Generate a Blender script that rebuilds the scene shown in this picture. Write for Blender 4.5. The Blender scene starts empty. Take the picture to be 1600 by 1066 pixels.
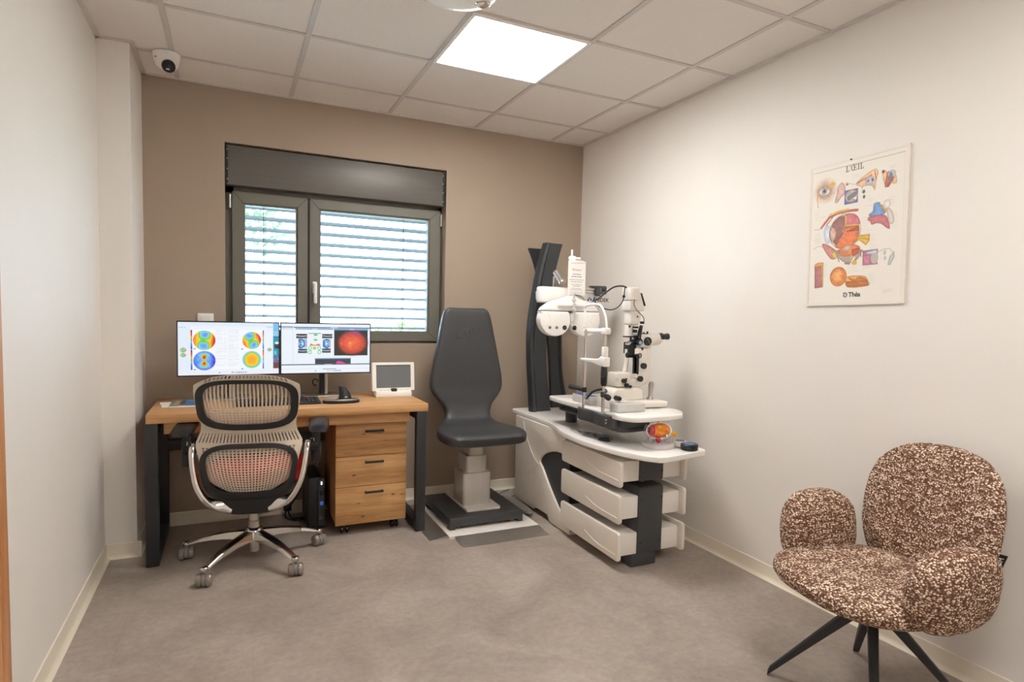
import bpy, bmesh, math, random
import numpy as np
from mathutils import Vector, Matrix, Quaternion, noise as mnoise

random.seed(7)
PI = math.pi
C = bpy.context.scene.collection
ORG = {}          # world origin each object's vertices are written relative to

# ------------------------------------------------------------------ materials
def lin(c):
    return tuple(((x/255)/12.92 if x/255 <= .04045 else ((x/255+.055)/1.055)**2.4) for x in c)

MATS = {}
def mat(name, rgb, rough=.5, metal=0., var=.04, scale=30., bump=0., bscale=200., spec=.5, coat=0., stretch=(1,1,1)):
    """Principled material whose colour wanders a little with a noise texture."""
    m = bpy.data.materials.new(name); m.use_nodes = True
    nt = m.node_tree; n = nt.nodes; l = nt.links
    b = n['Principled BSDF']
    tc = n.new('ShaderNodeTexCoord'); mp = n.new('ShaderNodeMapping'); mp.inputs['Scale'].default_value = stretch
    l.new(tc.outputs['Object'], mp.inputs['Vector'])
    nz = n.new('ShaderNodeTexNoise'); nz.inputs['Scale'].default_value = scale; nz.inputs['Detail'].default_value = 4
    l.new(mp.outputs['Vector'], nz.inputs['Vector'])
    cr = n.new('ShaderNodeValToRGB'); c = lin(rgb)
    cr.color_ramp.elements[0].position = .3; cr.color_ramp.elements[1].position = .7
    cr.color_ramp.elements[0].color = (*[x*(1-var) for x in c], 1)
    cr.color_ramp.elements[1].color = (*[min(1, x*(1+var)) for x in c], 1)
    l.new(nz.outputs['Fac'], cr.inputs['Fac']); l.new(cr.outputs['Color'], b.inputs['Base Color'])
    b.inputs['Roughness'].default_value = rough; b.inputs['Metallic'].default_value = metal
    b.inputs['Specular IOR Level'].default_value = spec; b.inputs['Coat Weight'].default_value = coat
    if bump:
        nb = n.new('ShaderNodeTexNoise'); nb.inputs['Scale'].default_value = bscale; nb.inputs['Detail'].default_value = 3
        l.new(tc.outputs['Object'], nb.inputs['Vector'])
        bp = n.new('ShaderNodeBump'); bp.inputs['Strength'].default_value = bump; bp.inputs['Distance'].default_value = .002
        l.new(nb.outputs['Fac'], bp.inputs['Height']); l.new(bp.outputs['Normal'], b.inputs['Normal'])
    MATS[name] = m
    return m

def emit(name, rgb, strength):
    m = bpy.data.materials.new(name); m.use_nodes = True
    n = m.node_tree.nodes; l = m.node_tree.links
    n.remove(n['Principled BSDF'])
    e = n.new('ShaderNodeEmission'); e.inputs['Color'].default_value = (*rgb, 1); e.inputs['Strength'].default_value = strength
    l.new(e.outputs[0], n['Material Output'].inputs['Surface'])
    return m

def glass_mat(name, tint=(1, 1, 1), refl=.06, body=0., bodycol=(1, 1, 1)):
    """thin clear pane or clear acrylic: mostly see-through, a little mirror, a little body colour"""
    m = bpy.data.materials.new(name); m.use_nodes = True
    n = m.node_tree.nodes; l = m.node_tree.links
    n.remove(n['Principled BSDF'])
    t = n.new('ShaderNodeBsdfTransparent'); t.inputs['Color'].default_value = (*tint, 1)
    g = n.new('ShaderNodeBsdfGlossy'); g.inputs['Roughness'].default_value = .03
    lw = n.new('ShaderNodeLayerWeight'); lw.inputs['Blend'].default_value = .25
    mul = n.new('ShaderNodeMath'); mul.operation = 'MULTIPLY_ADD'; mul.inputs[1].default_value = .5; mul.inputs[2].default_value = refl
    l.new(lw.outputs['Fresnel'], mul.inputs[0])
    mx = n.new('ShaderNodeMixShader'); l.new(mul.outputs[0], mx.inputs[0]); l.new(t.outputs[0], mx.inputs[1]); l.new(g.outputs[0], mx.inputs[2])
    d = n.new('ShaderNodeBsdfDiffuse'); d.inputs['Color'].default_value = (*bodycol, 1)
    mx2 = n.new('ShaderNodeMixShader'); mx2.inputs[0].default_value = body
    l.new(mx.outputs[0], mx2.inputs[1]); l.new(d.outputs[0], mx2.inputs[2])
    l.new(mx2.outputs[0], n['Material Output'].inputs['Surface'])
    return m

def wood_mat(name, c1, c2, c3, axis='X', knots=False, rough=.5, scale=1., jointaxis=None):
    m = bpy.data.materials.new(name); m.use_nodes = True
    nt = m.node_tree; n = nt.nodes; l = nt.links; b = n['Principled BSDF']
    tc = n.new('ShaderNodeTexCoord'); mp = n.new('ShaderNodeMapping')
    s = {'X': (1.2, 14, 14), 'Y': (14, 1.2, 14), 'Z': (14, 14, 1.2)}[axis]
    mp.inputs['Scale'].default_value = tuple(x*scale for x in s)
    l.new(tc.outputs['Object'], mp.inputs['Vector'])
    n1 = n.new('ShaderNodeTexNoise'); n1.inputs['Scale'].default_value = 1.6; n1.inputs['Detail'].default_value = 6; n1.inputs['Distortion'].default_value = .9
    l.new(mp.outputs['Vector'], n1.inputs['Vector'])
    n2 = n.new('ShaderNodeTexNoise'); n2.inputs['Scale'].default_value = 9; n2.inputs['Detail'].default_value = 3
    l.new(mp.outputs['Vector'], n2.inputs['Vector'])
    mx = n.new('ShaderNodeMath'); mx.operation = 'MULTIPLY_ADD'; mx.inputs[1].default_value = .35
    l.new(n2.outputs['Fac'], mx.inputs[0]); l.new(n1.outputs['Fac'], mx.inputs[2])
    cr = n.new('ShaderNodeValToRGB'); e = cr.color_ramp.elements
    e[0].position = .42; e[0].color = (*lin(c1), 1); e[1].position = .95; e[1].color = (*lin(c3), 1)
    k = e.new(.66); k.color = (*lin(c2), 1)
    l.new(mx.outputs[0], cr.inputs['Fac'])
    out = cr.outputs['Color']
    if knots:
        mp2 = n.new('ShaderNodeMapping'); s2 = {'X': (3, 1, 6.5), 'Z': (6.5, 1, 3)}.get(axis, (3, 3, 3))
        mp2.inputs['Scale'].default_value = s2; l.new(tc.outputs['Object'], mp2.inputs['Vector'])
        v = n.new('ShaderNodeTexVoronoi'); v.inputs['Scale'].default_value = 2.3; l.new(mp2.outputs['Vector'], v.inputs['Vector'])
        nd = n.new('ShaderNodeTexNoise'); nd.inputs['Scale'].default_value = 40; l.new(tc.outputs['Object'], nd.inputs['Vector'])
        ad = n.new('ShaderNodeMath'); ad.operation = 'MULTIPLY_ADD'; ad.inputs[1].default_value = .10; l.new(nd.outputs['Fac'], ad.inputs[0]); l.new(v.outputs['Distance'], ad.inputs[2])
        r2 = n.new('ShaderNodeValToRGB'); q = r2.color_ramp.elements
        q[0].position = .075; q[0].color = (.08, .045, .03, 1); q[1].position = .17; q[1].color = (1, 1, 1, 1)
        kk = q.new(.115); kk.color = (.62, .5, .42, 1)
        l.new(ad.outputs[0], r2.inputs['Fac'])
        mm = n.new('ShaderNodeMix'); mm.data_type = 'RGBA'; mm.blend_type = 'MULTIPLY'; mm.inputs['Factor'].default_value = .9
        l.new(out, mm.inputs['A']); l.new(r2.outputs['Color'], mm.inputs['B']); out = mm.outputs['Result']
    l.new(out, b.inputs['Base Color'])
    b.inputs['Roughness'].default_value = rough
    bp = n.new('ShaderNodeBump'); bp.inputs['Strength'].default_value = .08; bp.inputs['Distance'].default_value = .002
    l.new(mx.outputs[0], bp.inputs['Height']); l.new(bp.outputs['Normal'], b.inputs['Normal'])
    return m

def paint_mat(name, strength=None, rough=.6):
    """surface that shows the colour attribute 'paint' (a printed or displayed picture)"""
    m = bpy.data.materials.new(name); m.use_nodes = True
    n = m.node_tree.nodes; l = m.node_tree.links
    a = n.new('ShaderNodeAttribute'); a.attribute_name = 'paint'
    b = n['Principled BSDF']
    if strength is None:
        l.new(a.outputs['Color'], b.inputs['Base Color']); b.inputs['Roughness'].default_value = rough
    else:
        b.inputs['Base Color'].default_value = (.02, .02, .02, 1); b.inputs['Roughness'].default_value = .35
        l.new(a.outputs['Color'], b.inputs['Emission Color']); b.inputs['Emission Strength'].default_value = strength
    return m

# ------------------------------------------------------------------ objects
def thing(name, label, cat, loc=(0, 0, 0), rotz=0., group=None):
    o = bpy.data.objects.new(name, None); C.objects.link(o)
    o.empty_display_size = .05
    o.location = loc; o.rotation_euler = (0, 0, rotz)
    o['label'] = label; o['category'] = cat
    if group: o['group'] = group
    ORG[o.name] = Vector(loc) if rotz == 0 else Vector((0, 0, 0))
    return o

def local(t):      # parts of this thing are written in its own frame
    ORG[t.name] = Vector((0, 0, 0)); return t

def obj(name, bm, m, parent=None, smooth=True, angle=38, label=None, org=None):
    me = bpy.data.meshes.new(name)
    off = ORG.get(parent.name, Vector((0, 0, 0))) if parent else Vector(org or (0, 0, 0))
    bmesh.ops.recalc_face_normals(bm, faces=bm.faces[:])
    # put each part's own origin at the middle of its foot, so it stands where it is
    bm.verts.ensure_lookup_table()
    for v in bm.verts: v.co -= off
    bm.to_mesh(me); bm.free()
    ms = m if isinstance(m, (list, tuple)) else [m]
    for x in ms: me.materials.append(x)
    if smooth:
        me.shade_smooth()
        me.set_sharp_from_angle(angle=math.radians(angle))
    o = bpy.data.objects.new(name, me); C.objects.link(o)
    if parent: o.parent = parent
    else: o.location = off
    ORG[o.name] = off
    if label: o['label'] = label
    return o

def tag(o, label, cat, group=None):
    o['label'] = label; o['category'] = cat
    if group: o['group'] = group
    return o

def struct(name, bm, m, parent=None, **k):
    o = obj(name, bm, m, parent, **k)
    if not parent: o['kind'] = 'structure'
    return o

def copy_tree(o, parent=None):
    c = o.copy(); C.objects.link(c); ORG[c.name] = ORG[o.name]
    if parent: c.parent = parent
    for ch in list(o.children): copy_tree(ch, c)
    return c

# ------------------------------------------------------------------ mesh building
def nb(): return bmesh.new()

def merge(dst, src, mi=0, M=None):
    vm = {}
    for v in src.verts: vm[v] = dst.verts.new(M @ v.co if M else v.co)
    for f in src.faces:
        try:
            nf = dst.faces.new([vm[v] for v in f.verts]); nf.material_index = mi if mi else f.material_index
        except ValueError: pass
    src.free()

def box(bm, x0, x1, y0, y1, z0, z1, bev=0., seg=2, mi=0, M=None):
    b = nb()
    bmesh.ops.create_cube(b, size=1)
    for v in b.verts:
        v.co = Vector((x0 if v.co.x < 0 else x1, y0 if v.co.y < 0 else y1, z0 if v.co.z < 0 else z1))
    if bev: bmesh.ops.bevel(b, geom=b.edges[:], offset=bev, segments=seg, affect='EDGES', profile=.5)
    for f in b.faces: f.material_index = mi
    merge(bm, b, 0, M)
    return bm

def prism(bm, pts, axis, d0, d1, bev=0., seg=2, mi=0, M=None):
    """extrude a 2D outline; axis='y': pts are (x,z); 'x': (y,z); 'z': (x,y)"""
    b = nb()
    def p3(p, d):
        return {'x': (d, p[0], p[1]), 'y': (p[0], d, p[1]), 'z': (p[0], p[1], d)}[axis]
    a = [b.verts.new(p3(p, d0)) for p in pts]; c = [b.verts.new(p3(p, d1)) for p in pts]
    n = len(pts)
    b.faces.new(a); b.faces.new(c[::-1])
    for i in range(n): b.faces.new([a[i], c[i], c[(i+1) % n], a[(i+1) % n]])
    bmesh.ops.recalc_face_normals(b, faces=b.faces[:])
    if bev:
        ed = [e for e in b.edges if len(e.link_faces) == 2 and e.calc_face_angle() > .6]
        if ed: bmesh.ops.bevel(b, geom=ed, offset=bev, segments=seg, affect='EDGES', profile=.5)
    for f in b.faces: f.material_index = mi
    merge(bm, b, 0, M)
    return bm

def rrect(x0, x1, y0, y1, r, n=6):
    p = []
    for cx, cy, a0 in ((x1-r, y1-r, 0), (x0+r, y1-r, PI/2), (x0+r, y0+r, PI), (x1-r, y0+r, 1.5*PI)):
        for i in range(n+1):
            a = a0+PI/2*i/n; p.append((cx+r*math.cos(a), cy+r*math.sin(a)))
    return p

def ellipse(cx, cy, rx, ry, n=32, a0=0., e=2.):
    p = []
    for i in range(n):
        a = a0+2*PI*i/n; c, s = math.cos(a), math.sin(a)
        p.append((cx+rx*math.copysign(abs(c)**(2/e), c), cy+ry*math.copysign(abs(s)**(2/e), s)))
    return p

def spline(pts, n=8, closed=False):
    """Catmull-Rom through the points (2D or 3D)"""
    P = [np.array(p, float) for p in pts]; out = []
    N = len(P); segs = N if closed else N-1
    for i in range(segs):
        p0 = P[(i-1) % N] if closed or i > 0 else 2*P[0]-P[1]
        p1 = P[i]; p2 = P[(i+1) % N]
        p3 = P[(i+2) % N] if closed or i+2 < N else 2*P[-1]-P[-2]
        for k in range(n):
            t = k/n
            out.append(tuple(.5*((2*p1)+(-p0+p2)*t+(2*p0-5*p1+4*p2-p3)*t*t+(-p0+3*p1-3*p2+p3)*t**3)))
    if not closed: out.append(tuple(P[-1]))
    return out

def tube(bm, path, r, seg=10, closed=False, mi=0, sx=1., up=None, caps=True, prof=None):
    """sweep a round (or custom 2D profile) section along a 3D path; r is a number or a list"""
    P = [Vector(p) for p in path]; n = len(P)
    R = r if isinstance(r, (list, tuple)) else [r]*n
    T = []
    for i in range(n):
        a = P[(i-1) % n] if closed or i > 0 else P[i]
        b = P[(i+1) % n] if closed or i < n-1 else P[i]
        T.append((b-a).normalized())
    u = Vector(up) if up else (Vector((0, 0, 1)) if abs(T[0].z) < .9 else Vector((1, 0, 0)))
    rings = []
    nrm = (u-T[0]*u.dot(T[0])).normalized()
    for i in range(n):
        if up: nrm = Vector(up)
        nrm = nrm-T[i]*nrm.dot(T[i])
        if nrm.length < 1e-6: nrm = T[i].orthogonal()
        nrm.normalize(); bi = T[i].cross(nrm)
        ring = []
        pf = prof or [(math.cos(2*PI*k/seg)*sx, math.sin(2*PI*k/seg)) for k in range(seg)]
        for (a, b) in pf:
            ring.append(bm.verts.new(P[i]+(bi*a+nrm*b)*R[i]))
        rings.append(ring)
    m = len(rings[0])
    for i in range(n if closed else n-1):
        A, B = rings[i], rings[(i+1) % n]
        for k in range(m):
            f = bm.faces.new([A[k], A[(k+1) % m], B[(k+1) % m], B[k]]); f.material_index = mi
    if caps and not closed:
        f = bm.faces.new(rings[0][::-1]); f.material_index = mi
        f = bm.faces.new(rings[-1]); f.material_index = mi
    return bm

def loft(bm, sections, closed_ring=True, caps=True, mi=0):
    rings = [[bm.verts.new(p) for p in s] for s in sections]
    m = len(rings[0])
    for A, B in zip(rings, rings[1:]):
        for k in range(m if closed_ring else m-1):
            f = bm.faces.new([A[k], A[(k+1) % m], B[(k+1) % m], B[k]]); f.material_index = mi
    if caps and closed_ring:
        f = bm.faces.new(rings[0][::-1]); f.material_index = mi
        f = bm.faces.new(rings[-1]); f.material_index = mi
    return bm

def lathe(bm, prof, loc=(0, 0, 0), axis=(0, 0, 1), seg=24, mi=0):
    """revolve (radius, height) pairs about an axis"""
    q = Vector((0, 0, 1)).rotation_difference(Vector(axis).normalized())
    L = Vector(loc); rings = []
    for r, h in prof:
        if r < 1e-6: rings.append([bm.verts.new(L+q @ Vector((0, 0, h)))])
        else: rings.append([bm.verts.new(L+q @ Vector((r*math.cos(2*PI*k/seg), r*math.sin(2*PI*k/seg), h))) for k in range(seg)])
    for A, B in zip(rings, rings[1:]):
        for k in range(seg):
            k2 = (k+1) % seg
            if len(A) == 1 and len(B) == 1: continue
            if len(A) == 1: vs = [A[0], B[k2], B[k]]
            elif len(B) == 1: vs = [A[k], A[k2], B[0]]
            else: vs = [A[k], A[k2], B[k2], B[k]]
            f = bm.faces.new(vs); f.material_index = mi
    for R_, rev in ((rings[0], True), (rings[-1], False)):
        if len(R_) > 1:
            f = bm.faces.new(R_[::-1] if rev else R_); f.material_index = mi
    return bm

def cyl(bm, a, b, r, seg=20, bev=.0, mi=0, r2=None):
    a = Vector(a); b = Vector(b); h = (b-a).length; r2 = r if r2 is None else r2
    e = min(bev, h/2, r*.9)
    prof = [(r-e, 0), (r, e), (r2, h-e), (r2-e, h)] if e else [(r, 0), (r2, h)]
    return lathe(bm, prof, a, (b-a), seg, mi)

def blob(bm, c, r, e=2.5, nu=40, nv=24, M=None, warp=None, mi=0):
    """superellipsoid"""
    rings = []
    def pw(x): return math.copysign(abs(x)**(2/e), x)
    for j in range(nv+1):
        ph = -PI/2+PI*j/nv
        ring = []
        for i in range(nu if 0 < j < nv else 1):
            th = 2*PI*i/nu
            p = Vector((r[0]*pw(math.cos(ph))*pw(math.cos(th)), r[1]*pw(math.cos(ph))*pw(math.sin(th)), r[2]*pw(math.sin(ph))))
            if warp: p = warp(p)
            p = p+Vector(c)
            ring.append(bm.verts.new(M @ p if M else p))
        rings.append(ring)
    for A, B in zip(rings, rings[1:]):
        for k in range(nu):
            k2 = (k+1) % nu
            if len(A) == 1: f = bm.faces.new([A[0], B[k2], B[k]])
            elif len(B) == 1: f = bm.faces.new([A[k], A[k2], B[0]])
            else: f = bm.faces.new([A[k], A[k2], B[k2], B[k]])
            f.material_index = mi
    return bm

def text(bm, s, size, M, mi=0, extrude=.0004, align='CENTER', bold=0.):
    """lettering as flat raised glyphs; drawn in the XY plane, then moved by M"""
    cu = bpy.data.curves.new('lettering', 'FONT'); cu.body = s; cu.size = size; cu.extrude = extrude
    cu.align_x = align; cu.align_y = 'CENTER'; cu.offset = bold
    o = bpy.data.objects.new('lettering', cu); C.objects.link(o)
    dg = bpy.context.evaluated_depsgraph_get(); dg.update()
    me = bpy.data.meshes.new_from_object(o.evaluated_get(dg))
    b = nb(); b.from_mesh(me)
    for f in b.faces: f.material_index = mi
    bpy.data.objects.remove(o); bpy.data.curves.remove(cu); bpy.data.meshes.remove(me)
    merge(bm, b, 0, M)
    return bm

def frame_at(o, ux, uy):
    ux = Vector(ux).normalized(); uy = Vector(uy).normalized(); uz = ux.cross(uy)
    return Matrix(((ux.x, uy.x, uz.x, o[0]), (ux.y, uy.y, uz.y, o[1]), (ux.z, uy.z, uz.z, o[2]), (0, 0, 0, 1)))

def band(bm, outer, inner, front, back, mi=0):
    """closed frame between two outlines (same count, 2D); front/back map (x,z)->3D point"""
    n = len(outer)
    of = [bm.verts.new(front(p)) for p in outer]; inf = [bm.verts.new(front(p)) for p in inner]
    ob = [bm.verts.new(back(p)) for p in outer]; inb = [bm.verts.new(back(p)) for p in inner]
    for i in range(n):
        j = (i+1) % n
        for q in ([of[i], of[j], inf[j], inf[i]], [ob[j], ob[i], inb[i], inb[j]], [ob[i], ob[j], of[j], of[i]], [inf[i], inf[j], inb[j], inb[i]]):
            f = bm.faces.new(q); f.material_index = mi
    return bm

def solid_grid(bm, P, thick, hole=None, nrm=None, mi=0):
    """P[i][j] 3D points; a sheet with thickness and optional missing cells (hole(i,j))"""
    ni, nj = len(P), len(P[0])
    N = [[None]*nj for _ in range(ni)]
    for i in range(ni):
        for j in range(nj):
            du = Vector(P[min(i+1, ni-1)][j])-Vector(P[max(i-1, 0)][j]); dv = Vector(P[i][min(j+1, nj-1)])-Vector(P[i][max(j-1, 0)])
            c = du.cross(dv); N[i][j] = c.normalized() if c.length > 1e-12 else Vector((0, 0, 1))
    A = [[None]*nj for _ in range(ni)]; B = [[None]*nj for _ in range(ni)]
    def va(i, j):
        if A[i][j] is None:
            A[i][j] = bm.verts.new(Vector(P[i][j])+N[i][j]*thick/2); B[i][j] = bm.verts.new(Vector(P[i][j])-N[i][j]*thick/2)
        return A[i][j], B[i][j]
    keep = [[not (hole and hole(i, j)) for j in range(nj-1)] for i in range(ni-1)]
    for i in range(ni-1):
        for j in range(nj-1):
            if not keep[i][j]: continue
            q = [(i, j), (i+1, j), (i+1, j+1), (i, j+1)]
            for p in q: va(*p)
            f = bm.faces.new([A[a][b] for a, b in q]); f.material_index = mi
            f = bm.faces.new([B[a][b] for a, b in q[::-1]]); f.material_index = mi
            for (p, r, di, dj) in ((q[0], q[1], 0, -1), (q[1], q[2], 1, 0), (q[2], q[3], 0, 1), (q[3], q[0], -1, 0)):
                ii, jj = i+di, j+dj
                if 0 <= ii < ni-1 and 0 <= jj < nj-1 and keep[ii][jj]: continue
                f = bm.faces.new([A[r[0]][r[1]], A[p[0]][p[1]], B[p[0]][p[1]], B[r[0]][r[1]]]); f.material_index = mi
    return bm

# ------------------------------------------------------------------ painted pictures (poster print, screen contents)
class Pic:
    def __init__(s, w, h, W, H, bg):
        """w,h: drawing units; W,H: cells"""
        s.w, s.h, s.W, s.H = w, h, W, H
        s.X, s.Y = np.meshgrid((np.arange(W+1))/W*w, (np.arange(H+1))/H*h)
        s.a = np.zeros((H+1, W+1, 3)); s.a[:] = bg
        s.px = w/W
        rs = np.random.RandomState(3); s.rs = rs
    def mask(s, sd): return np.clip(.5-sd/s.px, 0, 1)
    def put(s, m, col):
        c = np.array(col, float); s.a = s.a*(1-m[..., None])+c*m[..., None]
    def rect(s, x0, y0, x1, y1, col, al=1.):
        d = np.maximum(np.maximum(x0-s.X, s.X-x1), np.maximum(y0-s.Y, s.Y-y1)); s.put(s.mask(d)*al, col)
    def el(s, cx, cy, rx, ry, col, ang=0., al=1., soft=0.):
        t = math.radians(ang); c, n = math.cos(t), math.sin(t)
        u = ((s.X-cx)*c+(s.Y-cy)*n)/rx; v = (-(s.X-cx)*n+(s.Y-cy)*c)/ry
        r = np.sqrt(u*u+v*v); d = (r-1)*min(rx, ry)
        m = np.clip(.5-d/(s.px+soft), 0, 1)*al
        if callable(col): col = col(u, v, r)
        s.put(m, col)
    def poly(s, pts, col, al=1., shade=0):
        P = np.array(pts, float); inside = np.zeros(s.X.shape, bool); dist = np.full(s.X.shape, 1e9)
        for i in range(len(P)):
            a, b = P[i], P[(i+1) % len(P)]
            cond = ((a[1] > s.Y) != (b[1] > s.Y))
            with np.errstate(divide='ignore', invalid='ignore'):
                xx = (b[0]-a[0])*(s.Y-a[1])/(b[1]-a[1]+1e-12)+a[0]
            inside ^= cond & (s.X < xx)
            dist = np.minimum(dist, s.segd(a, b))
        if shade: col = np.clip(np.array(col, float)*(1.10-.34*np.exp(-dist/shade)[..., None]), 0, 1)
        s.put(s.mask(np.where(inside, -dist, dist))*al, col)
    def segd(s, a, b):
        ax, ay = a; bx, by = b; L = (bx-ax)**2+(by-ay)**2+1e-12
        t = np.clip(((s.X-ax)*(bx-ax)+(s.Y-ay)*(by-ay))/L, 0, 1)
        return np.hypot(s.X-ax-t*(bx-ax), s.Y-ay-t*(by-ay))
    def line(s, pts, wd, col, al=1.):
        d = np.full(s.X.shape, 1e9)
        for a, b in zip(pts, pts[1:]): d = np.minimum(d, s.segd(a, b))
        s.put(s.mask(d-wd/2)*al, col)
    def grain(s, x0, y0, x1, y1, amt):
        m = (s.X > x0) & (s.X < x1) & (s.Y > y0) & (s.Y < y1)
        s.a[m] *= 1+amt*s.rs.randn(m.sum(), 1)
    def sheet(s, bm, o, ux, uy, mi=0):
        """build the picture as a fine sheet: o is its top-left corner, ux/uy full width/height vectors"""
        o, ux, uy = Vector(o), Vector(ux), Vector(uy)
        lay = bm.verts.layers.float_color.new('paint')
        V = [[bm.verts.new(o+ux*(i/s.W)+uy*(j/s.H)) for i in range(s.W+1)] for j in range(s.H+1)]
        a = np.clip(s.a, 0, 1); L = np.where(a <= .04045, a/12.92, ((a+.055)/1.055)**2.4)
        for j in range(s.H+1):
            for i in range(s.W+1):
                V[j][i][lay] = (*L[j, i], 1.)
        for j in range(s.H):
            for i in range(s.W):
                f = bm.faces.new([V[j][i], V[j+1][i], V[j+1][i+1], V[j][i+1]]); f.material_index = mi
        return bm

def rampf(stops):
    xs = [q[0] for q in stops]; cs = np.array([q[1] for q in stops], float)/255
    def f(t): return np.stack([np.interp(t, xs, cs[:, k]) for k in range(3)], -1)
    return f
def c255(*c): return tuple(x/255 for x in c)
# ------------------------------------------------------------------ palette
white_wall = mat('white_wall_paint', (235, 231, 225), .55, var=.012, scale=3, bump=.03, bscale=260)
taupe_wall = mat('taupe_wall_paint', (168, 151, 134), .6, var=.015, scale=3, bump=.03, bscale=260)
skirting = mat('cream_skirting_vinyl', (234, 226, 208), .4, var=.02, scale=8)
tile_m = mat('mineral_ceiling_tile', (232, 226, 220), .85, var=.012, scale=60, bump=.05, bscale=500)
grid_m = mat('grey_ceiling_grid', (206, 200, 195), .5, var=.02)
grid_edge = mat('white_wall_angle', (214, 208, 202), .5, var=.02)
anth = mat('anthracite_window_aluminium', (114, 112, 102), .42, var=.03, scale=12)
anth_box = mat('anthracite_brushed_box', (106, 103, 98), .44, .3, var=.05, scale=6, stretch=(.6, 1, 14))
gasket = mat('black_rubber_gasket', (34, 34, 36), .6)
steel = mat('brushed_steel', (196, 194, 190), .28, .9, var=.05, scale=25)
chrome = mat('polished_aluminium', (214, 212, 208), .16, 1., var=.03, scale=15)
alu = mat('satin_aluminium', (190, 186, 180), .3, .85, var=.05, scale=20)
black_steel = mat('black_powder_coat', (40, 41, 44), .5, var=.06, scale=40, bump=.04, bscale=500)
black_plastic = mat('black_plastic', (30, 30, 32), .38, var=.06)
black_gloss = mat('glossy_black', (14, 14, 16), .12, var=.05)
dark_grey = mat('dark_grey_plastic', (66, 68, 71), .45, var=.04)
mid_grey = mat('mid_grey_plastic', (130, 130, 130), .5, var=.04)
light_grey = mat('light_grey_plastic', (204, 202, 200), .45, var=.02)
white_plastic = mat('white_plastic', (243, 241, 237), .35, var=.012)
white_gloss = mat('white_enamel', (244, 242, 238), .25, var=.012, coat=.2)
cream_plastic = mat('cream_moulded_plastic', (234, 228, 218), .42, var=.015, scale=12)
cream_enamel = mat('warm_white_enamel', (238, 233, 226), .3, var=.012)
slat_m = mat('grey_blind_slat', (60, 68, 80), .5, .1, var=.03)
glass = glass_mat('window_glass', (.97, .99, .98), .02)
clear = glass_mat('clear_acrylic', (.97, .97, .98), .05, .10, (.9, .88, .9))
lens_glass = mat('dark_lens', (10, 10, 12), .06, coat=1., var=.1)
oak = wood_mat('oak_desk_laminate', (176, 128, 80), (202, 154, 102), (216, 172, 120), 'X', rough=.42)
knotty = wood_mat('knotty_oak_front', (160, 114, 70), (198, 150, 96), (216, 172, 118), 'X', knots=True, rough=.5)
oak_side = wood_mat('oak_cabinet_side', (164, 118, 74), (190, 142, 90), (206, 160, 106), 'Z', rough=.5)
door_wood = wood_mat('beech_door_frame', (186, 124, 76), (204, 144, 94), (216, 160, 112), 'Z', rough=.4)
leather = mat('charcoal_leatherette', (60, 61, 63), .42, var=.04, scale=60, bump=.12, bscale=700)
shell_m = mat('beige_back_shell', (212, 200, 182), .5, var=.02, scale=20)
red_cloth = mat('red_seat_fabric', (210, 30, 28), .85, var=.15, scale=200, bump=.2, bscale=900)
caster_m = mat('smoky_caster_wheel', (134, 124, 114), .18, var=.14, scale=30, coat=.4)
pole_m = mat('charcoal_satin_pole', (58, 61, 63), .4, .3, var=.04, scale=10)
blue_print = mat('blue_print', (36, 78, 150), .5)
ink = mat('dark_ink', (60, 58, 60), .6)
grey_ink = mat('grey_ink', (150, 146, 144), .7)
paper = mat('white_paper', (240, 238, 234), .7, var=.01)

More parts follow.
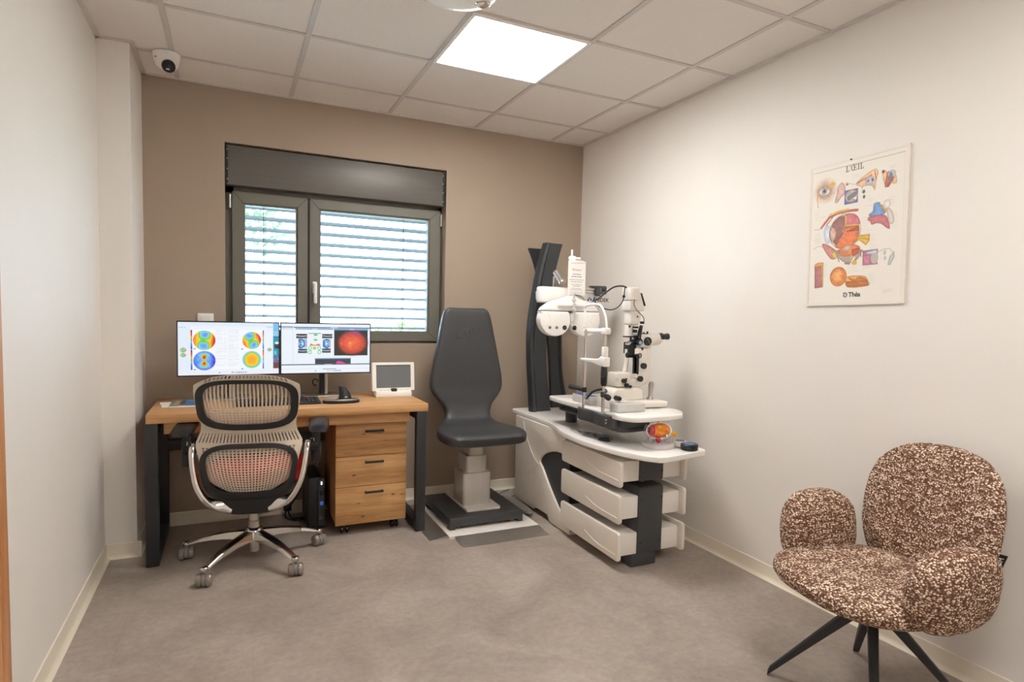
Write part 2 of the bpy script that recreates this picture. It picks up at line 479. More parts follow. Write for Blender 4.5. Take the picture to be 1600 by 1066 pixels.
def floor_mat():
    m = bpy.data.materials.new('stone_look_vinyl'); m.use_nodes = True
    nt = m.node_tree; n = nt.nodes; l = nt.links; b = n['Principled BSDF']
    tc = n.new('ShaderNodeTexCoord')
    n1 = n.new('ShaderNodeTexNoise'); n1.inputs['Scale'].default_value = 2.6; n1.inputs['Detail'].default_value = 9; n1.inputs['Roughness'].default_value = .62; n1.inputs['Distortion'].default_value = .6
    n2 = n.new('ShaderNodeTexNoise'); n2.inputs['Scale'].default_value = 34; n2.inputs['Detail'].default_value = 6; n2.inputs['Roughness'].default_value = .7
    l.new(tc.outputs['Object'], n1.inputs['Vector']); l.new(tc.outputs['Object'], n2.inputs['Vector'])
    # large vinyl squares, each a touch lighter or darker, with hair-thin joints
    br = n.new('ShaderNodeTexBrick'); br.inputs['Scale'].default_value = 1.; br.offset = .5
    br.inputs['Brick Width'].default_value = .92; br.inputs['Row Height'].default_value = .46; br.inputs['Mortar Size'].default_value = .0012
    br.inputs['Color1'].default_value = (.44, .44, .44, 1); br.inputs['Color2'].default_value = (.56, .56, .56, 1); br.inputs['Mortar'].default_value = (.30, .30, .30, 1)
    mp = n.new('ShaderNodeMapping'); mp.inputs['Location'].default_value = (.13, .21, 0); l.new(tc.outputs['Object'], mp.inputs['Vector']); l.new(mp.outputs['Vector'], br.inputs['Vector'])
    a = n.new('ShaderNodeMath'); a.operation = 'MULTIPLY_ADD'; a.inputs[1].default_value = .55; l.new(n2.outputs['Fac'], a.inputs[0]); l.new(n1.outputs['Fac'], a.inputs[2])
    c = n.new('ShaderNodeMath'); c.operation = 'MULTIPLY_ADD'; c.inputs[1].default_value = .5; l.new(br.outputs['Color'], c.inputs[0]); l.new(a.outputs[0], c.inputs[2])
    cr = n.new('ShaderNodeValToRGB'); e = cr.color_ramp.elements
    e[0].position = .70; e[0].color = (*lin((136, 125, 117)), 1); e[1].position = 1.32; e[1].color = (*lin((180, 166, 152)), 1)
    e[1].position = 1.; e[1].color = (*lin((194, 184, 173)), 1)
    mr = n.new('ShaderNodeMapRange'); mr.inputs['From Min'].default_value = .62; mr.inputs['From Max'].default_value = 1.5
    l.new(c.outputs[0], mr.inputs['Value']); l.new(mr.outputs['Result'], cr.inputs['Fac'])
    e[0].position = .08; e[1].position = .92; k = e.new(.5); k.color = (*lin((166, 155, 145)), 1)
    l.new(cr.outputs['Color'], b.inputs['Base Color'])
    b.inputs['Roughness'].default_value = .48; b.inputs['Specular IOR Level'].default_value = .35
    bp = n.new('ShaderNodeBump'); bp.inputs['Strength'].default_value = .12; bp.inputs['Distance'].default_value = .002
    l.new(n2.outputs['Fac'], bp.inputs['Height']); l.new(bp.outputs['Normal'], b.inputs['Normal'])
    return m
floor_m = floor_mat()

# ------------------------------------------------------------------ room shell
XL, XR, YF, H = -.317, 2.68, -4.75, 2.59        # left wall, right wall, front wall, ceiling
WX0, WX1, WZ0, WZ1 = .236, 1.602, 1.078, 2.272  # window opening in the back wall
CX, CY = -.178, -.445                           # boxed-in corner duct

b = nb(); box(b, XL-.15, XR+.15, YF-.15, .45, -.12, 0); struct('floor', b, floor_m)
b = nb()
for x0, x1, z0, z1 in ((XL-.15, WX0, -.1, H+.1), (WX1, XR+.15, -.1, H+.1), (WX0, WX1, -.1, WZ0), (WX0, WX1, WZ1, H+.1)):
    box(b, x0, x1, 0, .36, z0, z1)
struct('wall_back', b, taupe_wall, smooth=False)
b = nb(); box(b, XR, XR+.15, YF, 0, -.1, H+.1); struct('wall_right', b, white_wall, smooth=False)
b = nb(); box(b, XL-.15, XL, YF, 0, -.1, H+.1); struct('wall_left', b, white_wall, smooth=False)
b = nb(); box(b, XL-.15, XR+.15, YF-.15, YF, -.1, H+.1); struct('wall_front', b, white_wall, smooth=False)
b = nb(); box(b, XL, CX, CY, 0, 0, H); struct('wall_corner', b, white_wall, smooth=False)
b = nb(); box(b, XL-.15, XR+.15, YF-.15, .36, H, H+.12); struct('ceiling', b, tile_m, smooth=False)

# suspended grid: flush T-bars a little below the tiles, and the wall angle around the room
b = nb()
for k in range(-1, 5):
    x = .6*k
    if XL < x < XR: box(b, x-.012, x+.012, YF, 0, H-.005, H-.0005)
for k in range(0, 8):
    y = -.3724-.6*k
    box(b, XL, XR, y-.012, y+.012, H-.0048, H-.0005)
struct('trim_1', b, grid_m, smooth=False)
b = nb()
box(b, XL, XR, -.022, 0, H-.008, H-.0004); box(b, XR-.022, XR, YF, 0, H-.008, H-.0004); box(b, XL, XL+.022, YF, CY, H-.008, H-.0004)
box(b, XL, CX+.022, CY-.022, CY, H-.008, H-.0004); box(b, CX, CX+.022, CY, 0, H-.008, H-.0004)
struct('trim_2', b, grid_edge, smooth=False)

# coved skirting
def skirt(name, p0, p1, nrm):
    prof = [(0, .075), (.005, .073), (.0062, .06), (.0068, .02), (.010, .010), (.017, .004), (.024, .0), (0, 0)]
    b = nb(); p0 = Vector(p0); p1 = Vector(p1); n = Vector(nrm)
    loft(b, [[P+n*a+Vector((0, 0, z)) for a, z in prof] for P in (p0, p1)])
    struct(name, b, skirting, angle=50)
skirt('baseboard_back', (CX, 0, 0), (XR, 0, 0), (0, -1, 0))
skirt('baseboard_right', (XR, 0, 0), (XR, YF, 0), (-1, 0, 0))
skirt('baseboard_left', (XL, CY, 0), (XL, -1.93, 0), (1, 0, 0))
skirt('baseboard_corner', (XL, CY, 0), (CX+.02, CY, 0), (0, -1, 0))
skirt('baseboard_corner_side', (CX, CY-.02, 0), (CX, 0, 0), (1, 0, 0))

# door in the left wall: only the edge of its beech casing shows at the left border of the photo
b = nb(); box(b, XL, XL+.006, -2.01, -1.945, 0, 2.12, .001); box(b, XL, XL+.006, -2.99, -2.91, 0, 2.12, .002); box(b, XL, XL+.006, -2.99, -1.945, 2.04, 2.12, .001)
dr = struct('door_1', b, door_wood)
b = nb(); box(b, XL, XL+.004, -2.91, -2.01, .005, 2.04); obj('door_leaf', b, door_wood, dr)
b = nb(); cyl(b, (XL+.008, -2.84, 1.02), (XL+.05, -2.84, 1.02), .009); tube(b, [(XL+.05, -2.845, 1.02), (XL+.05, -2.72, 1.02)], .009); obj('door_handle', b, steel, dr)

# ------------------------------------------------------------------ window
b = nb()     # fixed outer frame
yf = .108
for x0, x1, z0, z1 in ((WX0, WX0+.05, WZ0, 2.05), (WX1-.03, WX1, WZ0, 2.05), (WX0, WX1, WZ0, WZ0+.05), (WX0, WX1, 1.995, 2.06)):
    box(b, x0, x1, yf, yf+.09, z0, z1, .003)
box(b, WX0, WX1, .13, .34, 2.055, WZ1)
win = struct('window_1', b, anth)
def sash(x0, x1, z0, z1, wl, wr, wt, wb):
    b = nb()
    prism(b, [(x0, z0), (x1, z0), (x1, z1), (x0, z1)], 'y', .0, .001) if False else None
    o = [(x0, z0), (x1, z0), (x1, z1), (x0, z1)]; i = [(x0+wl, z0+wb), (x1-wr, z0+wb), (x1-wr, z1-wt), (x0+wl, z1-wt)]
    i2 = [(x0+wl-.012, z0+wb-.012), (x1-wr+.012, z0+wb-.012), (x1-wr+.012, z1-wt+.012), (x0+wl-.012, z1-wt+.012)]
    band(b, o, i2, lambda p: (p[0], .084, p[1]), lambda p: (p[0], .15, p[1]))
    band(b, i2, i, lambda p: (p[0], .096, p[1]), lambda p: (p[0], .15, p[1]))
    # mitred corner joints
    for a, c in zip(o, i2):
        d = Vector((c[0]-a[0], 0, c[1]-a[1])); tube(b, [(a[0], .0838, a[1]), (c[0], .0838, c[1])], .0011, 4, mi=1)
    s = obj('sash', b, [anth, gasket], win, smooth=False)
    b = nb(); box(b, x0+wl-.004, x1-wr+.004, .12, .124, z0+wb-.004, z1-wt+.004); obj('pane', b, glass, s, smooth=False)
    return s
sl = sash(.274, .708, 1.095, 2.005, .072, .070, .077, .066)
sr = sash(.722, 1.585, 1.095, 2.005, .068, .082, .072, .066)
b = nb(); box(b, .708, .722, .09, .12, 1.095, 2.005); obj('meeting_gap', b, gasket, win)
for x, z0, z1, par in ((.262, 1.90, 1.985, sl), (1.594, 1.90, 1.985, sr)):
    b = nb(); cyl(b, (x, .088, z0), (x, .088, z1), .008, 12, .002); obj('hinge', b, steel, par)
b = nb(); box(b, .739, .765, .074, .084, 1.40, 1.475, .003); cyl(b, (.752, .06, 1.455), (.752, .084, 1.455), .009)
box(b, .742, .763, .046, .062, 1.335, 1.468, .006, 3); obj('window_handle', b, white_plastic, sr)
b = nb(); box(b, WX0+.006, WX1-.012, .016, .12, 2.03, 2.262, .003); bx = obj('shutter_box', b, anth_box, win)
b = nb(); 
for x in (WX0+.010, WX1-.016):
    b = nb(); box(b, x-.006, x+.006, .012, .03, 2.035, 2.255); obj('end_strip', b, gasket, bx)
for x in (WX0+.0135, WX1-.0205):
    for z in (2.06, 2.12, 2.18, 2.235): b = nb(); cyl(b, (x, .0155, z), (x, .011, z), .0035, 8); obj('screw', b, steel, bx)

# external venetian blind, slats part open
t = thing('venetian_blind', 'grey slatted venetian blind hanging outside the dark framed window, slats part open', 'blind', (.92, .27, 1.05))
b = nb(); cx = .92
z = 1.108
while z < 2.06:
    P = []
    for i in range(2):
        P.append([])
        for k in range(7):
            u = k/6-.5; y = .25+u*.072; zz = z-u*.018+.004*(1-4*u*u)
            P[-1].append((WX0+.03 if i == 0 else WX1-.03, y, zz))
    solid_grid(b, P, .0012)
    z += .0695
obj('slats', b, slat_m, t)
for x in (.455, 1.36):
    b = nb(); cyl(b, (x, .212, 1.08), (x, .212, 2.08), .0022, 6); obj('ladder_cord', b, gasket, t)
    b = nb(); cyl(b, (x+.012, .288, 1.08), (x+.012, .288, 2.08), .0015, 6); obj('ladder_cord', b, gasket, t)
b = nb(); box(b, WX0+.03, WX1-.03, .21, .29, 1.062, 1.078, .004); obj('bottom_rail', b, slat_m, t)
for x in (WX0+.008, WX1-.03): b = nb(); box(b, x, x+.022, .22, .28, 1.08, 2.1); obj('guide_rail', b, anth, t)

# garden outside: lawn, a hedge and a pine
leaf = mat('hedge_leaves', (170, 190, 130), .7, var=.4, scale=5, bump=.6, bscale=20)
needle = mat('pine_needles', (120, 146, 108), .8, var=.4, scale=8)
bark = mat('pine_bark', (110, 90, 72), .9, var=.2)
lawn = mat('lawn_grass', (204, 208, 190), .9, var=.25, scale=1.5)
b = nb(); box(b, -14, 18, .6, 26, -.5, -.35); tag(obj('lawn', b, lawn), 'pale sunlit lawn seen between the slats outside the window', 'lawn'); bpy.data.objects['lawn']['kind'] = 'stuff'
def leafball(b, c, r, n, s, seed):
    rs = random.Random(seed)
    for _ in range(n):
        d = Vector((rs.gauss(0, 1), rs.gauss(0, 1), rs.gauss(0, 1))).normalized()*(rs.random()**.35)
        p = Vector((c[0]+d.x*r[0], c[1]+d.y*r[1], c[2]+d.z*r[2]))
        q = Vector((rs.gauss(0, 1), rs.gauss(0, 1), rs.gauss(0, 1))).normalized(); w = q.orthogonal().normalized(); v = q.cross(w)
        k = s*rs.uniform(.6, 1.3)
        b.faces.new([b.verts.new(p+w*k), b.verts.new(p+v*k*.5), b.verts.new(p-w*k), b.verts.new(p-v*k*.5)])
b = nb(); leafball(b, (3.6, 6.4, .46), (3.2, .7, .68), 2600, .12, 5)
tag(obj('hedge', b, leaf, smooth=False), 'light green clipped hedge outside, low behind the window blind', 'hedge')
t = thing('pine_tree', 'pine tree outside the window, behind the top left slats', 'tree', (.35, 7.5, -.35))
b = nb(); tube(b, [(.35, 7.5, -.349), (.3, 7.5, 2.), (.4, 7.5, 4.2)], [.16, .12, .06], 10); obj('trunk', b, bark, t)
b = nb(); rs = random.Random(4)
for k in range(16):
    zz = 2.35+k*.16; a = k*2.4; R_ = 1.05*(1-k/22)
    for j in range(3):
        aa = a+j*2.1; leafball(b, (.35+.6*R_*math.cos(aa), 7.5+.6*R_*math.sin(aa), zz), (.55*R_, .55*R_, .13), 46, .07, k*10+j)
obj('needles', b, needle, t, smooth=False)

# ------------------------------------------------------------------ ceiling fittings
lamp_e = emit('led_diffuser', (1., .967, .93), 1.)
lamp_far = emit('led_diffuser_front', (1., .967, .93), 1.)
def panel(cx, cy, label, m=lamp_e):
    t = thing('ceiling_light', label, 'ceiling light', (cx, cy, H-.012), group='recessed ceiling light panels')
    o = rrect(cx-.298, cx+.298, cy-.298, cy+.298, .004, 2); i = rrect(cx-.281, cx+.281, cy-.281, cy+.281, .008, 2)
    b = nb(); band(b, o, i, lambda p: (p[0], p[1], H-.012), lambda p: (p[0], p[1], H-.0006)); obj('frame', b, white_plastic, t)
    b = nb(); prism(b, rrect(cx-.281, cx+.281, cy-.281, cy+.281, .008, 2), 'z', H-.0095, H-.004); obj('diffuser', b, m, t, smooth=False)
panel(1.5, -1.2724, 'bright square ceiling light panel set in the ceiling grid above the middle of the room')
panel(1.5, -3.6724, 'square ceiling light panel in the ceiling near the front of the room, behind the viewer', lamp_far)

t = thing('security_camera', 'white dome security camera with black lens under the ceiling in the left corner', 'camera', (-.025, -.385, 2.5))
b = nb(); lathe(b, [(.0, 0), (.062, 0), (.062, -.014), (.058, -.034), (.050, -.06), (.034, -.075), (0, -.078)], (-.025, -.385, H-.005)); body = obj('housing', b, white_plastic, t)
d = Vector((.12, -.75, -.55)).normalized(); c0 = Vector((-.018, -.40, 2.532))
b = nb(); blob(b, c0, (.041, .041, .041), 2, 28, 18); ball = obj('eyeball', b, white_plastic, t)
b = nb(); lathe(b, [(.031, .020), (.031, .041), (.029, .0445), (0, .0455)], c0, d, 28); lens = obj('lens_window', b, black_gloss, t)
b = nb(); lathe(b, [(.010, .044), (.010, .047), (.006, .048), (0, .048)], c0+Vector((.004, 0, .003)), d, 16); obj('lens', b, lens_glass, lens)
q = d.cross(Vector((0, 0, 1))).normalized()
b = nb(); box(b, -.008, .008, -.0035, .0035, 0, .0012, 0, M=frame_at(c0+d*.0452-Vector((0, 0, .012))+q*.004, q, q.cross(d))); obj('sensor', b, light_grey, lens)
b = nb(); box(b, -.075, -.066, -.431, -.428, 2.545, 2.552, .001); obj('badge', b, mid_grey, body)

t = thing('ceiling_sensor', 'round white ceiling sensor cut off by the top edge beside the lit panel', 'sensor', (1.06, -1.80, H-.03))
b = nb(); lathe(b, [(0, 0), (.17, 0), (.17, -.01), (.155, -.026), (.12, -.034), (0, -.036)], (1.075, -1.745, H-.005), seg=48); obj('cover', b, white_plastic, t)
b = nb(); lathe(b, [(.032, -.02), (.032, -.034), (.027, -.038), (.024, -.034), (0, -.034)], (1.19, -1.715, H-.005), seg=24); obj('indicator_ring', b, chrome, t)

# wall plate above the left screen
t = thing('wall_plate', 'white square wall switch plate on the taupe wall above the left screen', 'switch', (.13, -.004, 1.22))
b = nb(); box(b, .086, .172, -.010, 0, 1.175, 1.258, .003); fr = obj('frame', b, white_plastic, t)
b = nb(); box(b, .101, .157, -.013, -.008, 1.19, 1.243, .002); obj('rocker', b, cream_enamel, t)
# ------------------------------------------------------------------ desk and what stands on it
DT = .762
t = thing('desk', 'oak topped office desk on black steel loop legs under the window', 'desk', (.594, -.34, 0))
b = nb(); box(b, -.112, 1.302, -.652, -.035, DT-.044, DT, .002); obj('tabletop', b, oak, t)
b = nb(); box(b, -.04, 1.205, -.60, -.585, .655, .718, .001); obj('apron', b, oak, t)
for x0, x1 in ((-.118, -.062), (1.236, 1.292)):
    b = nb()
    for y0, y1, z0, z1 in ((-.65, -.60, .001, .718), (-.10, -.05, .001, .718), (-.60, -.10, .001, .05), (-.60, -.10, .668, .718)):
        box(b, x0, x1, y0, y1, z0, z1, .003)
    obj('leg', b, black_steel, t)
b = nb(); box(b, -.064, 1.238, -.11, -.085, .47, .53, .002); obj('crossbar', b, black_steel, t)

# --- screen contents
topo = rampf([(0, (40, 20, 150)), (.12, (60, 70, 220)), (.25, (110, 170, 245)), (.4, (150, 220, 245)), (.5, (60, 210, 60)), (.62, (250, 215, 40)), (.76, (250, 130, 30)), (.88, (225, 40, 30)), (1, (30, 40, 130))])
SCR = c255(236, 244, 253)
def screen_a():
    p = Pic(1420, 770, 330, 180, SCR)          # drawn at the proportions of the display
    p.rect(0, 0, 1420, 52, c255(226, 238, 252)); p.rect(0, 52, 170, 700, c255(228, 238, 250))
    p.rect(190, 105, 1180, 690, c255(246, 249, 254))
    for x in (18, 50, 84): p.rect(x, 72, x+18, 80, c255(150, 160, 180))
    for x in (1245, 1280, 1310): p.rect(x, 54, x+14, 66, c255(110, 140, 190))
    for x in (1255, 1285, 1315): p.rect(x, 88, x+10, 96, c255(180, 190, 205))
    rb = rampf([(0, (30, 30, 110)), (.10, (190, 30, 40)), (.22, (235, 60, 30)), (.4, (250, 180, 40)), (.5, (60, 200, 60)), (.6, (120, 200, 245)), (.8, (60, 110, 230)), (1, (90, 20, 160))])
    for x in (172, 1180):
        for y0, y1 in ((115, 392), (402, 690)):
            m = (p.X >= x) & (p.X <= x+18) & (p.Y >= y0) & (p.Y <= y1)
            p.a[m] = rb((p.Y[m]-y0)/(y1-y0))
    def astig(ang):
        c, n = math.cos(math.radians(ang)), math.sin(math.radians(ang))
        def f(u, v, r):
            U = u*c+v*n; V = -u*n+v*c
            val = .53+.34*np.abs(U)**1.7-.30*np.exp(-((U/.50)**4+((np.abs(V)-.58)/.34)**4))+.05*u+.10*np.clip(u-.6, 0, 1)
            return topo(np.clip(val+.02*np.sin(9*u+5*v), 0, 1))
        return f
    p.el(355, 262, 152, 140, astig(6)); p.el(1022, 262, 134, 128, astig(-24))
    def bow(u, v, r):
        V = v+.02; U = u+.02
        lobe = np.exp(-((U/(.10+.42*np.abs(V+.05)))**2))*np.exp(-((np.abs(V)-.32)/.30)**2)
        val = .24+.75*lobe-.14*np.clip(r-.55, 0, 1)-.18*np.clip(u-.45, 0, 1)+.02*np.sin(14*u)*np.sin(12*v)
        val = np.where(V < 0, val*1.08, val*.97)
        return topo(np.clip(val, .02, .86))
    p.el(355, 560, 152, 140, bow)
    def disc(u, v, r):
        R_ = np.hypot(u/.98, v/1.02)+.03*np.sin(5*np.arctan2(v, u))
        return topo(np.interp(R_, [0, .4, .72, .80, .86, .92, 1.1], [.70, .68, .62, .52, .42, .36, .30]))
    p.el(1022, 552, 136, 130, disc)
    for cx, cy, s in ((68, 402, 40), (68, 475, 36), (1282, 402, 32)):
        p.el(cx, cy, s, s*.9, astig(8))
    for x, y in ((222, 385), (222, 688), (884, 390), (884, 688)): p.rect(x-14, y-7, x+14, y+7, c255(60, 130, 200))
    rs = np.random.RandomState(2)
    for cx0 in (520, 690):
        y = 110
        while y < 650:
            w = rs.randint(50, 150); p.rect(cx0, y, cx0+w, y+5, c255(204, 212, 224), .8)
            if rs.rand() < .5: p.rect(cx0+110, y, cx0+140, y+5, c255(196, 204, 218), .8)
            y += rs.choice([18, 24, 34])
    p.rect(505, 100, 508, 660, c255(226, 232, 242)); p.rect(680, 100, 683, 660, c255(226, 232, 242))
    # strip of desktop wallpaper at the right: sky, sea, rocks
    p.rect(1338, 0, 1420, 770, c255(150, 205, 240)); p.rect(1338, 0, 1420, 120, c255(80, 170, 230), .4)
    p.rect(1338, 205, 1420, 500, c255(20, 150, 180)); p.rect(1338, 200, 1420, 212, c255(10, 90, 150))
    p.el(1400, 345, 48, 44, c255(50, 56, 54)); p.el(1392, 300, 30, 20, c255(230, 240, 244)); p.el(1370, 450, 14, 34, c255(120, 214, 224))
    p.rect(1338, 495, 1420, 610, c255(90, 100, 140)); p.grain(1338, 495, 1420, 610, .5); p.rect(1338, 600, 1420, 690, c255(110, 66, 64)); p.rect(1338, 690, 1420, 770, SCR)
    p.rect(0, 712, 1420, 770, c255(236, 240, 248))
    for x, c in ((560, (60, 140, 220)), (742, (90, 110, 140)), (776, (220, 160, 80)), (808, (60, 150, 210)), (838, (90, 90, 90)), (870, (90, 100, 210)), (902, (60, 160, 220)), (934, (30, 140, 210))):
        p.rect(x-9, 732, x+9, 746, c255(*c))
    return p
def screen_b():
    p = Pic(1400, 780, 330, 184, SCR)
    p.rect(0, 0, 1400, 46, c255(232, 242, 252)); p.rect(0, 46, 180, 60, c255(110, 120, 140)); p.rect(190, 50, 1400, 66, c255(80, 100, 130)); p.rect(760, 50, 870, 62, c255(190, 205, 225))
    p.rect(0, 66, 180, 90, c255(210, 220, 236)); p.rect(170, 90, 178, 640, c255(216, 224, 238))
    p.rect(215, 72, 800, 90, c255(110, 160, 205)); p.rect(470, 74, 550, 86, c255(190, 215, 238))
    p.rect(215, 90, 800, 470, c255(240, 246, 253))
    def oct_(x, y, w, h):
        p.rect(x, y, x+w, y+h, c255(30, 32, 40)); p.line([(x, y+h*.40), (x+w*.5, y+h*.52), (x+w, y+h*.42)], h*.20, c255(200, 206, 214)); p.line([(x, y+h*.8), (x+w*.5, y+h*.66), (x+w, y+h*.82)], h*.10, c255(110, 120, 140))
    oct_(225, 160, 165, 70); oct_(625, 160, 160, 66); oct_(252, 396, 140, 66); oct_(625, 392, 135, 66)
    for x, w, sgn in ((252, 138, 1), (632, 128, -1)):
        p.rect(x, 240, x+w, 376, c255(170, 182, 200)); p.grain(x, 240, x+w, 376, .12)
        for dy, s in ((-30, 1), (40, -1)):
            p.el(x+w*.42, 308+dy, w*.40, 34, c255(40, 90, 220), 38*s*sgn); p.el(x+w*.45, 308+dy*.85, w*.28, 16, c255(90, 210, 230), 38*s*sgn)
        p.el(x+w*.45, 306, 16, 16, c255(245, 210, 60)); p.el(x+w*.5, 318, 12, 14, c255(250, 250, 250)); p.el(x+w*.32, 270, 10, 16, c255(120, 220, 90))
    p.rect(410, 145, 606, 157, c255(110, 140, 190)); p.rect(410, 205, 606, 215, c255(120, 150, 200)); p.rect(410, 157, 606, 330, c255(238, 242, 250))
    p.rect(495, 160, 550, 188, c255(80, 215, 80)); p.rect(495, 240, 548, 268, c255(80, 215, 80))
    p.poly([(430, 338), (455, 312), (480, 330), (520, 334), (570, 312), (600, 338)], c255(235, 120, 70)); p.poly([(430, 345), (600, 345), (600, 336), (430, 336)], c255(220, 60, 50)); p.rect(450, 308, 466, 318, c255(90, 210, 90))
    for x in (436, 580):
        for y in (386, 450): p.el(x, y, 30, 32, c255(110, 220, 130)); p.el(x, y, 17, 19, c255(240, 246, 250))
    p.rect(480, 366, 532, 380, c255(60, 190, 70)); p.rect(480, 384, 532, 396, c255(240, 190, 60)); p.rect(484, 398, 528, 408, c255(235, 120, 80))
    # wide-field retina picture
    p.rect(812, 70, 1370, 96, c255(110, 165, 215)); p.rect(1060, 74, 1140, 90, c255(200, 222, 242))
    p.rect(816, 96, 1364, 505, c255(46, 40, 40))
    def fundus(u, v, r):
        f = rampf([(0, (240, 110, 70)), (.5, (226, 90, 60)), (.8, (190, 66, 50)), (1., (70, 46, 44))])(r)
        g = np.exp(-(((u-.2)/.5)**2+((v+.95)/.28)**2))[..., None]
        f = f*(1-g*.8)+np.array(c255(170, 70, 160))*g*.8
        s = .06*np.sin(9*u+4*np.sin(6*v))*np.sin(8*v+3*u)
        return np.clip(f*(1+s[..., None]), 0, 1)
    p.el(1110, 300, 250, 200, fundus, 0, 1, 40)
    p.el(935, 310, 24, 28, c255(215, 120, 60), 0, .8, 16); p.el(1070, 305, 15, 17, c255(255, 226, 120), 0, 1, 8); p.el(1075, 330, 30, 60, c255(250, 140, 70), 0, .5, 30)
    p.rect(510, 545, 1090, 560, c255(110, 160, 205)); p.rect(515, 560, 1085, 640, c255(62, 62, 68))
    p.poly([(850, 640), (856, 600), (900, 590), (960, 610), (1010, 640)], c255(226, 70, 160))
    p.rect(0, 638, 1400, 656, c255(90, 110, 140)); p.rect(660, 642, 780, 652, c255(190, 205, 225))
    p.rect(0, 656, 1400, 780, c255(240, 245, 252)); p.rect(0, 712, 1400, 718, c255(210, 224, 242)); p.rect(640, 714, 850, 726, c255(130, 170, 215))
    for x, c in ((525, (60, 160, 220)), (718, (150, 160, 170)), (752, (220, 170, 90)), (786, (190, 190, 150)), (818, (120, 120, 120)), (850, (100, 110, 210)), (880, (80, 130, 220)), (912, (40, 90, 190))):
        p.rect(x-9, 740, x+9, 756, c255(*c))
    return p

scr_m = paint_mat('lit_display', .66)
def monitor(x0, x1, y0, y1, z0, z1, pic, label):
    """front-left edge at (x0,y0), front-right at (x1,y1)"""
    cx, cy = (x0+x1)/2, (y0+y1)/2
    t = thing('monitor', label, 'monitor', (cx, -.13, DT))
    a = Vector((x0, y0, 0)); ux = (Vector((x1, y1, 0))-a); w = ux.length; ux.normalize(); bk = Vector((-ux.y, ux.x, 0))
    F = frame_at((x0, y0, z0), ux, (0, 0, 1)); h = z1-z0      # local: x along, y up, -z backwards
    def L(x, y, d): return a+ux*x+Vector((0, 0, z0+y))+bk*d
    b = nb()
    box(b, 0, w, 0, h, -.016, 0, .002, M=F); box(b, w*.12, w*.88, h*.1, h*.86, -.045, -.014, .012, 3, M=F); hs = obj('housing', b, black_plastic, t)
    b = nb(); pic.sheet(b, L(.006, h-.007, -.0008), ux*(w-.012), Vector((0, 0, -(h-.014)))); obj('screen', b, scr_m, t, smooth=False)
    b = nb(); box(b, cx-.028, cx+.002, -.145, -.105, DT+.012, z0+h*.45, .002); box(b, cx-.05, cx+.03, -.215, -.13, z0+h*.30, z0+h*.62, .004); st = obj('stand_column', b, black_plastic, t)
    b = nb(); box(b, cx+.002, cx+.020, -.142, -.108, DT+.012, z0+h*.4, .001); obj('column_trim', b, steel, st)
    b = nb(); box(b, cx-.135, cx+.105, -.235, -.045, DT, DT+.012, .003); obj('stand_foot', b, steel, t)
    b = nb(); tube(b, [(cx-.052+.016*math.cos(q*.4), -.135, DT+.085+.02*math.sin(q*.4)) for q in range(14)], .0035, 8); obj('cable_ring', b, black_plastic, st)
    return t
monitor(-.004, .521, -.262, -.236, .908, 1.217, screen_a(), 'left computer screen showing coloured eye topography maps, above the swivel chair')
monitor(.523, 1.046, -.248, -.248, .909, 1.217, screen_b(), 'right computer screen showing an orange retina photo, beside the small white monitor')

# small white monitor on its control base
t = thing('small_monitor', 'small white framed grey screen on a white base at the right end of the desk', 'monitor', (1.18, -.30, DT))
b = nb(); box(b, 1.066, 1.290, -.325, -.22, DT, DT+.030, .004); prism(b, [(-.325, DT+.028), (-.322, DT+.036), (-.24, DT+.052), (-.22, DT+.05), (-.22, DT+.02)], 'x', 1.068, 1.288, .003); bs = obj('control_base', b, white_plastic, t)
tilt = Matrix.Rotation(math.radians(-7), 4, 'X')
TM = Matrix.Translation((1.182, -.285, DT+.036)) @ tilt
b = nb(); band(b, rrect(-.132, .132, 0, .178, .004, 2), rrect(-.108, .110, .018, .162, .003, 2), lambda p: TM @ Vector((p[0], -.014, p[1])), lambda p: TM @ Vector((p[0], .02, p[1])))
box(b, -.128, .128, .006, .03, .004, .174, .004, M=TM); obj('frame', b, white_plastic, t)
b = nb(); box(b, -.109, .111, -.008, .008, .017, .163, M=TM); obj('screen', b, mat('grey_matt_screen', (108, 112, 116), .22, var=.05, scale=6), t, smooth=False)
b = nb(); box(b, 1.163, 1.198, -.322, -.285, DT+.03, DT+.054, .005); obj('hinge_knob', b, black_plastic, t)
for x in (1.10, 1.125, 1.145, 1.225, 1.25, 1.27): b = nb(); box(b, x-.008, x+.008, -.306, -.294, DT+.038, DT+.0425, .001); obj('key', b, light_grey, bs)
b = nb(); cyl(b, (1.212, -.288, DT+.040), (1.212, -.288, DT+.047), .005, 10); obj('red_key', b, mat('red_key', (190, 70, 60), .4), bs)

# keyboard (mostly behind the chair)
t = thing('keyboard', 'black computer keyboard on the desk, mostly hidden behind the swivel chair', 'keyboard', (.5, -.42, DT))
b = nb(); prism(b, [(-.50, DT), (-.345, DT), (-.345, DT+.022), (-.50, DT+.012)], 'x', .275, .722, .003); kb = obj('case', b, black_plastic, t)
kc = mat('charcoal_keycap', (46, 46, 49), .5)
for nm, ks in (('letter_keys', range(15)), ('number_keys', range(16, 20))):
  b = nb()
  for r in range(5):
    y = -.490+r*.028; zz = DT+.0135+r*.0018
    for k in ks:
        x = .285+k*.0215
        box(b, x, x+.018, y, y+.022, zz-.002, zz+.006, .002, 1)
  obj(nm, b, kc, kb)
b = nb(); box(b, .652, .668, -.376, -.356, DT+.0195, DT+.028, .002); obj('orange_key', b, mat('orange_key', (222, 92, 40), .5), kb)

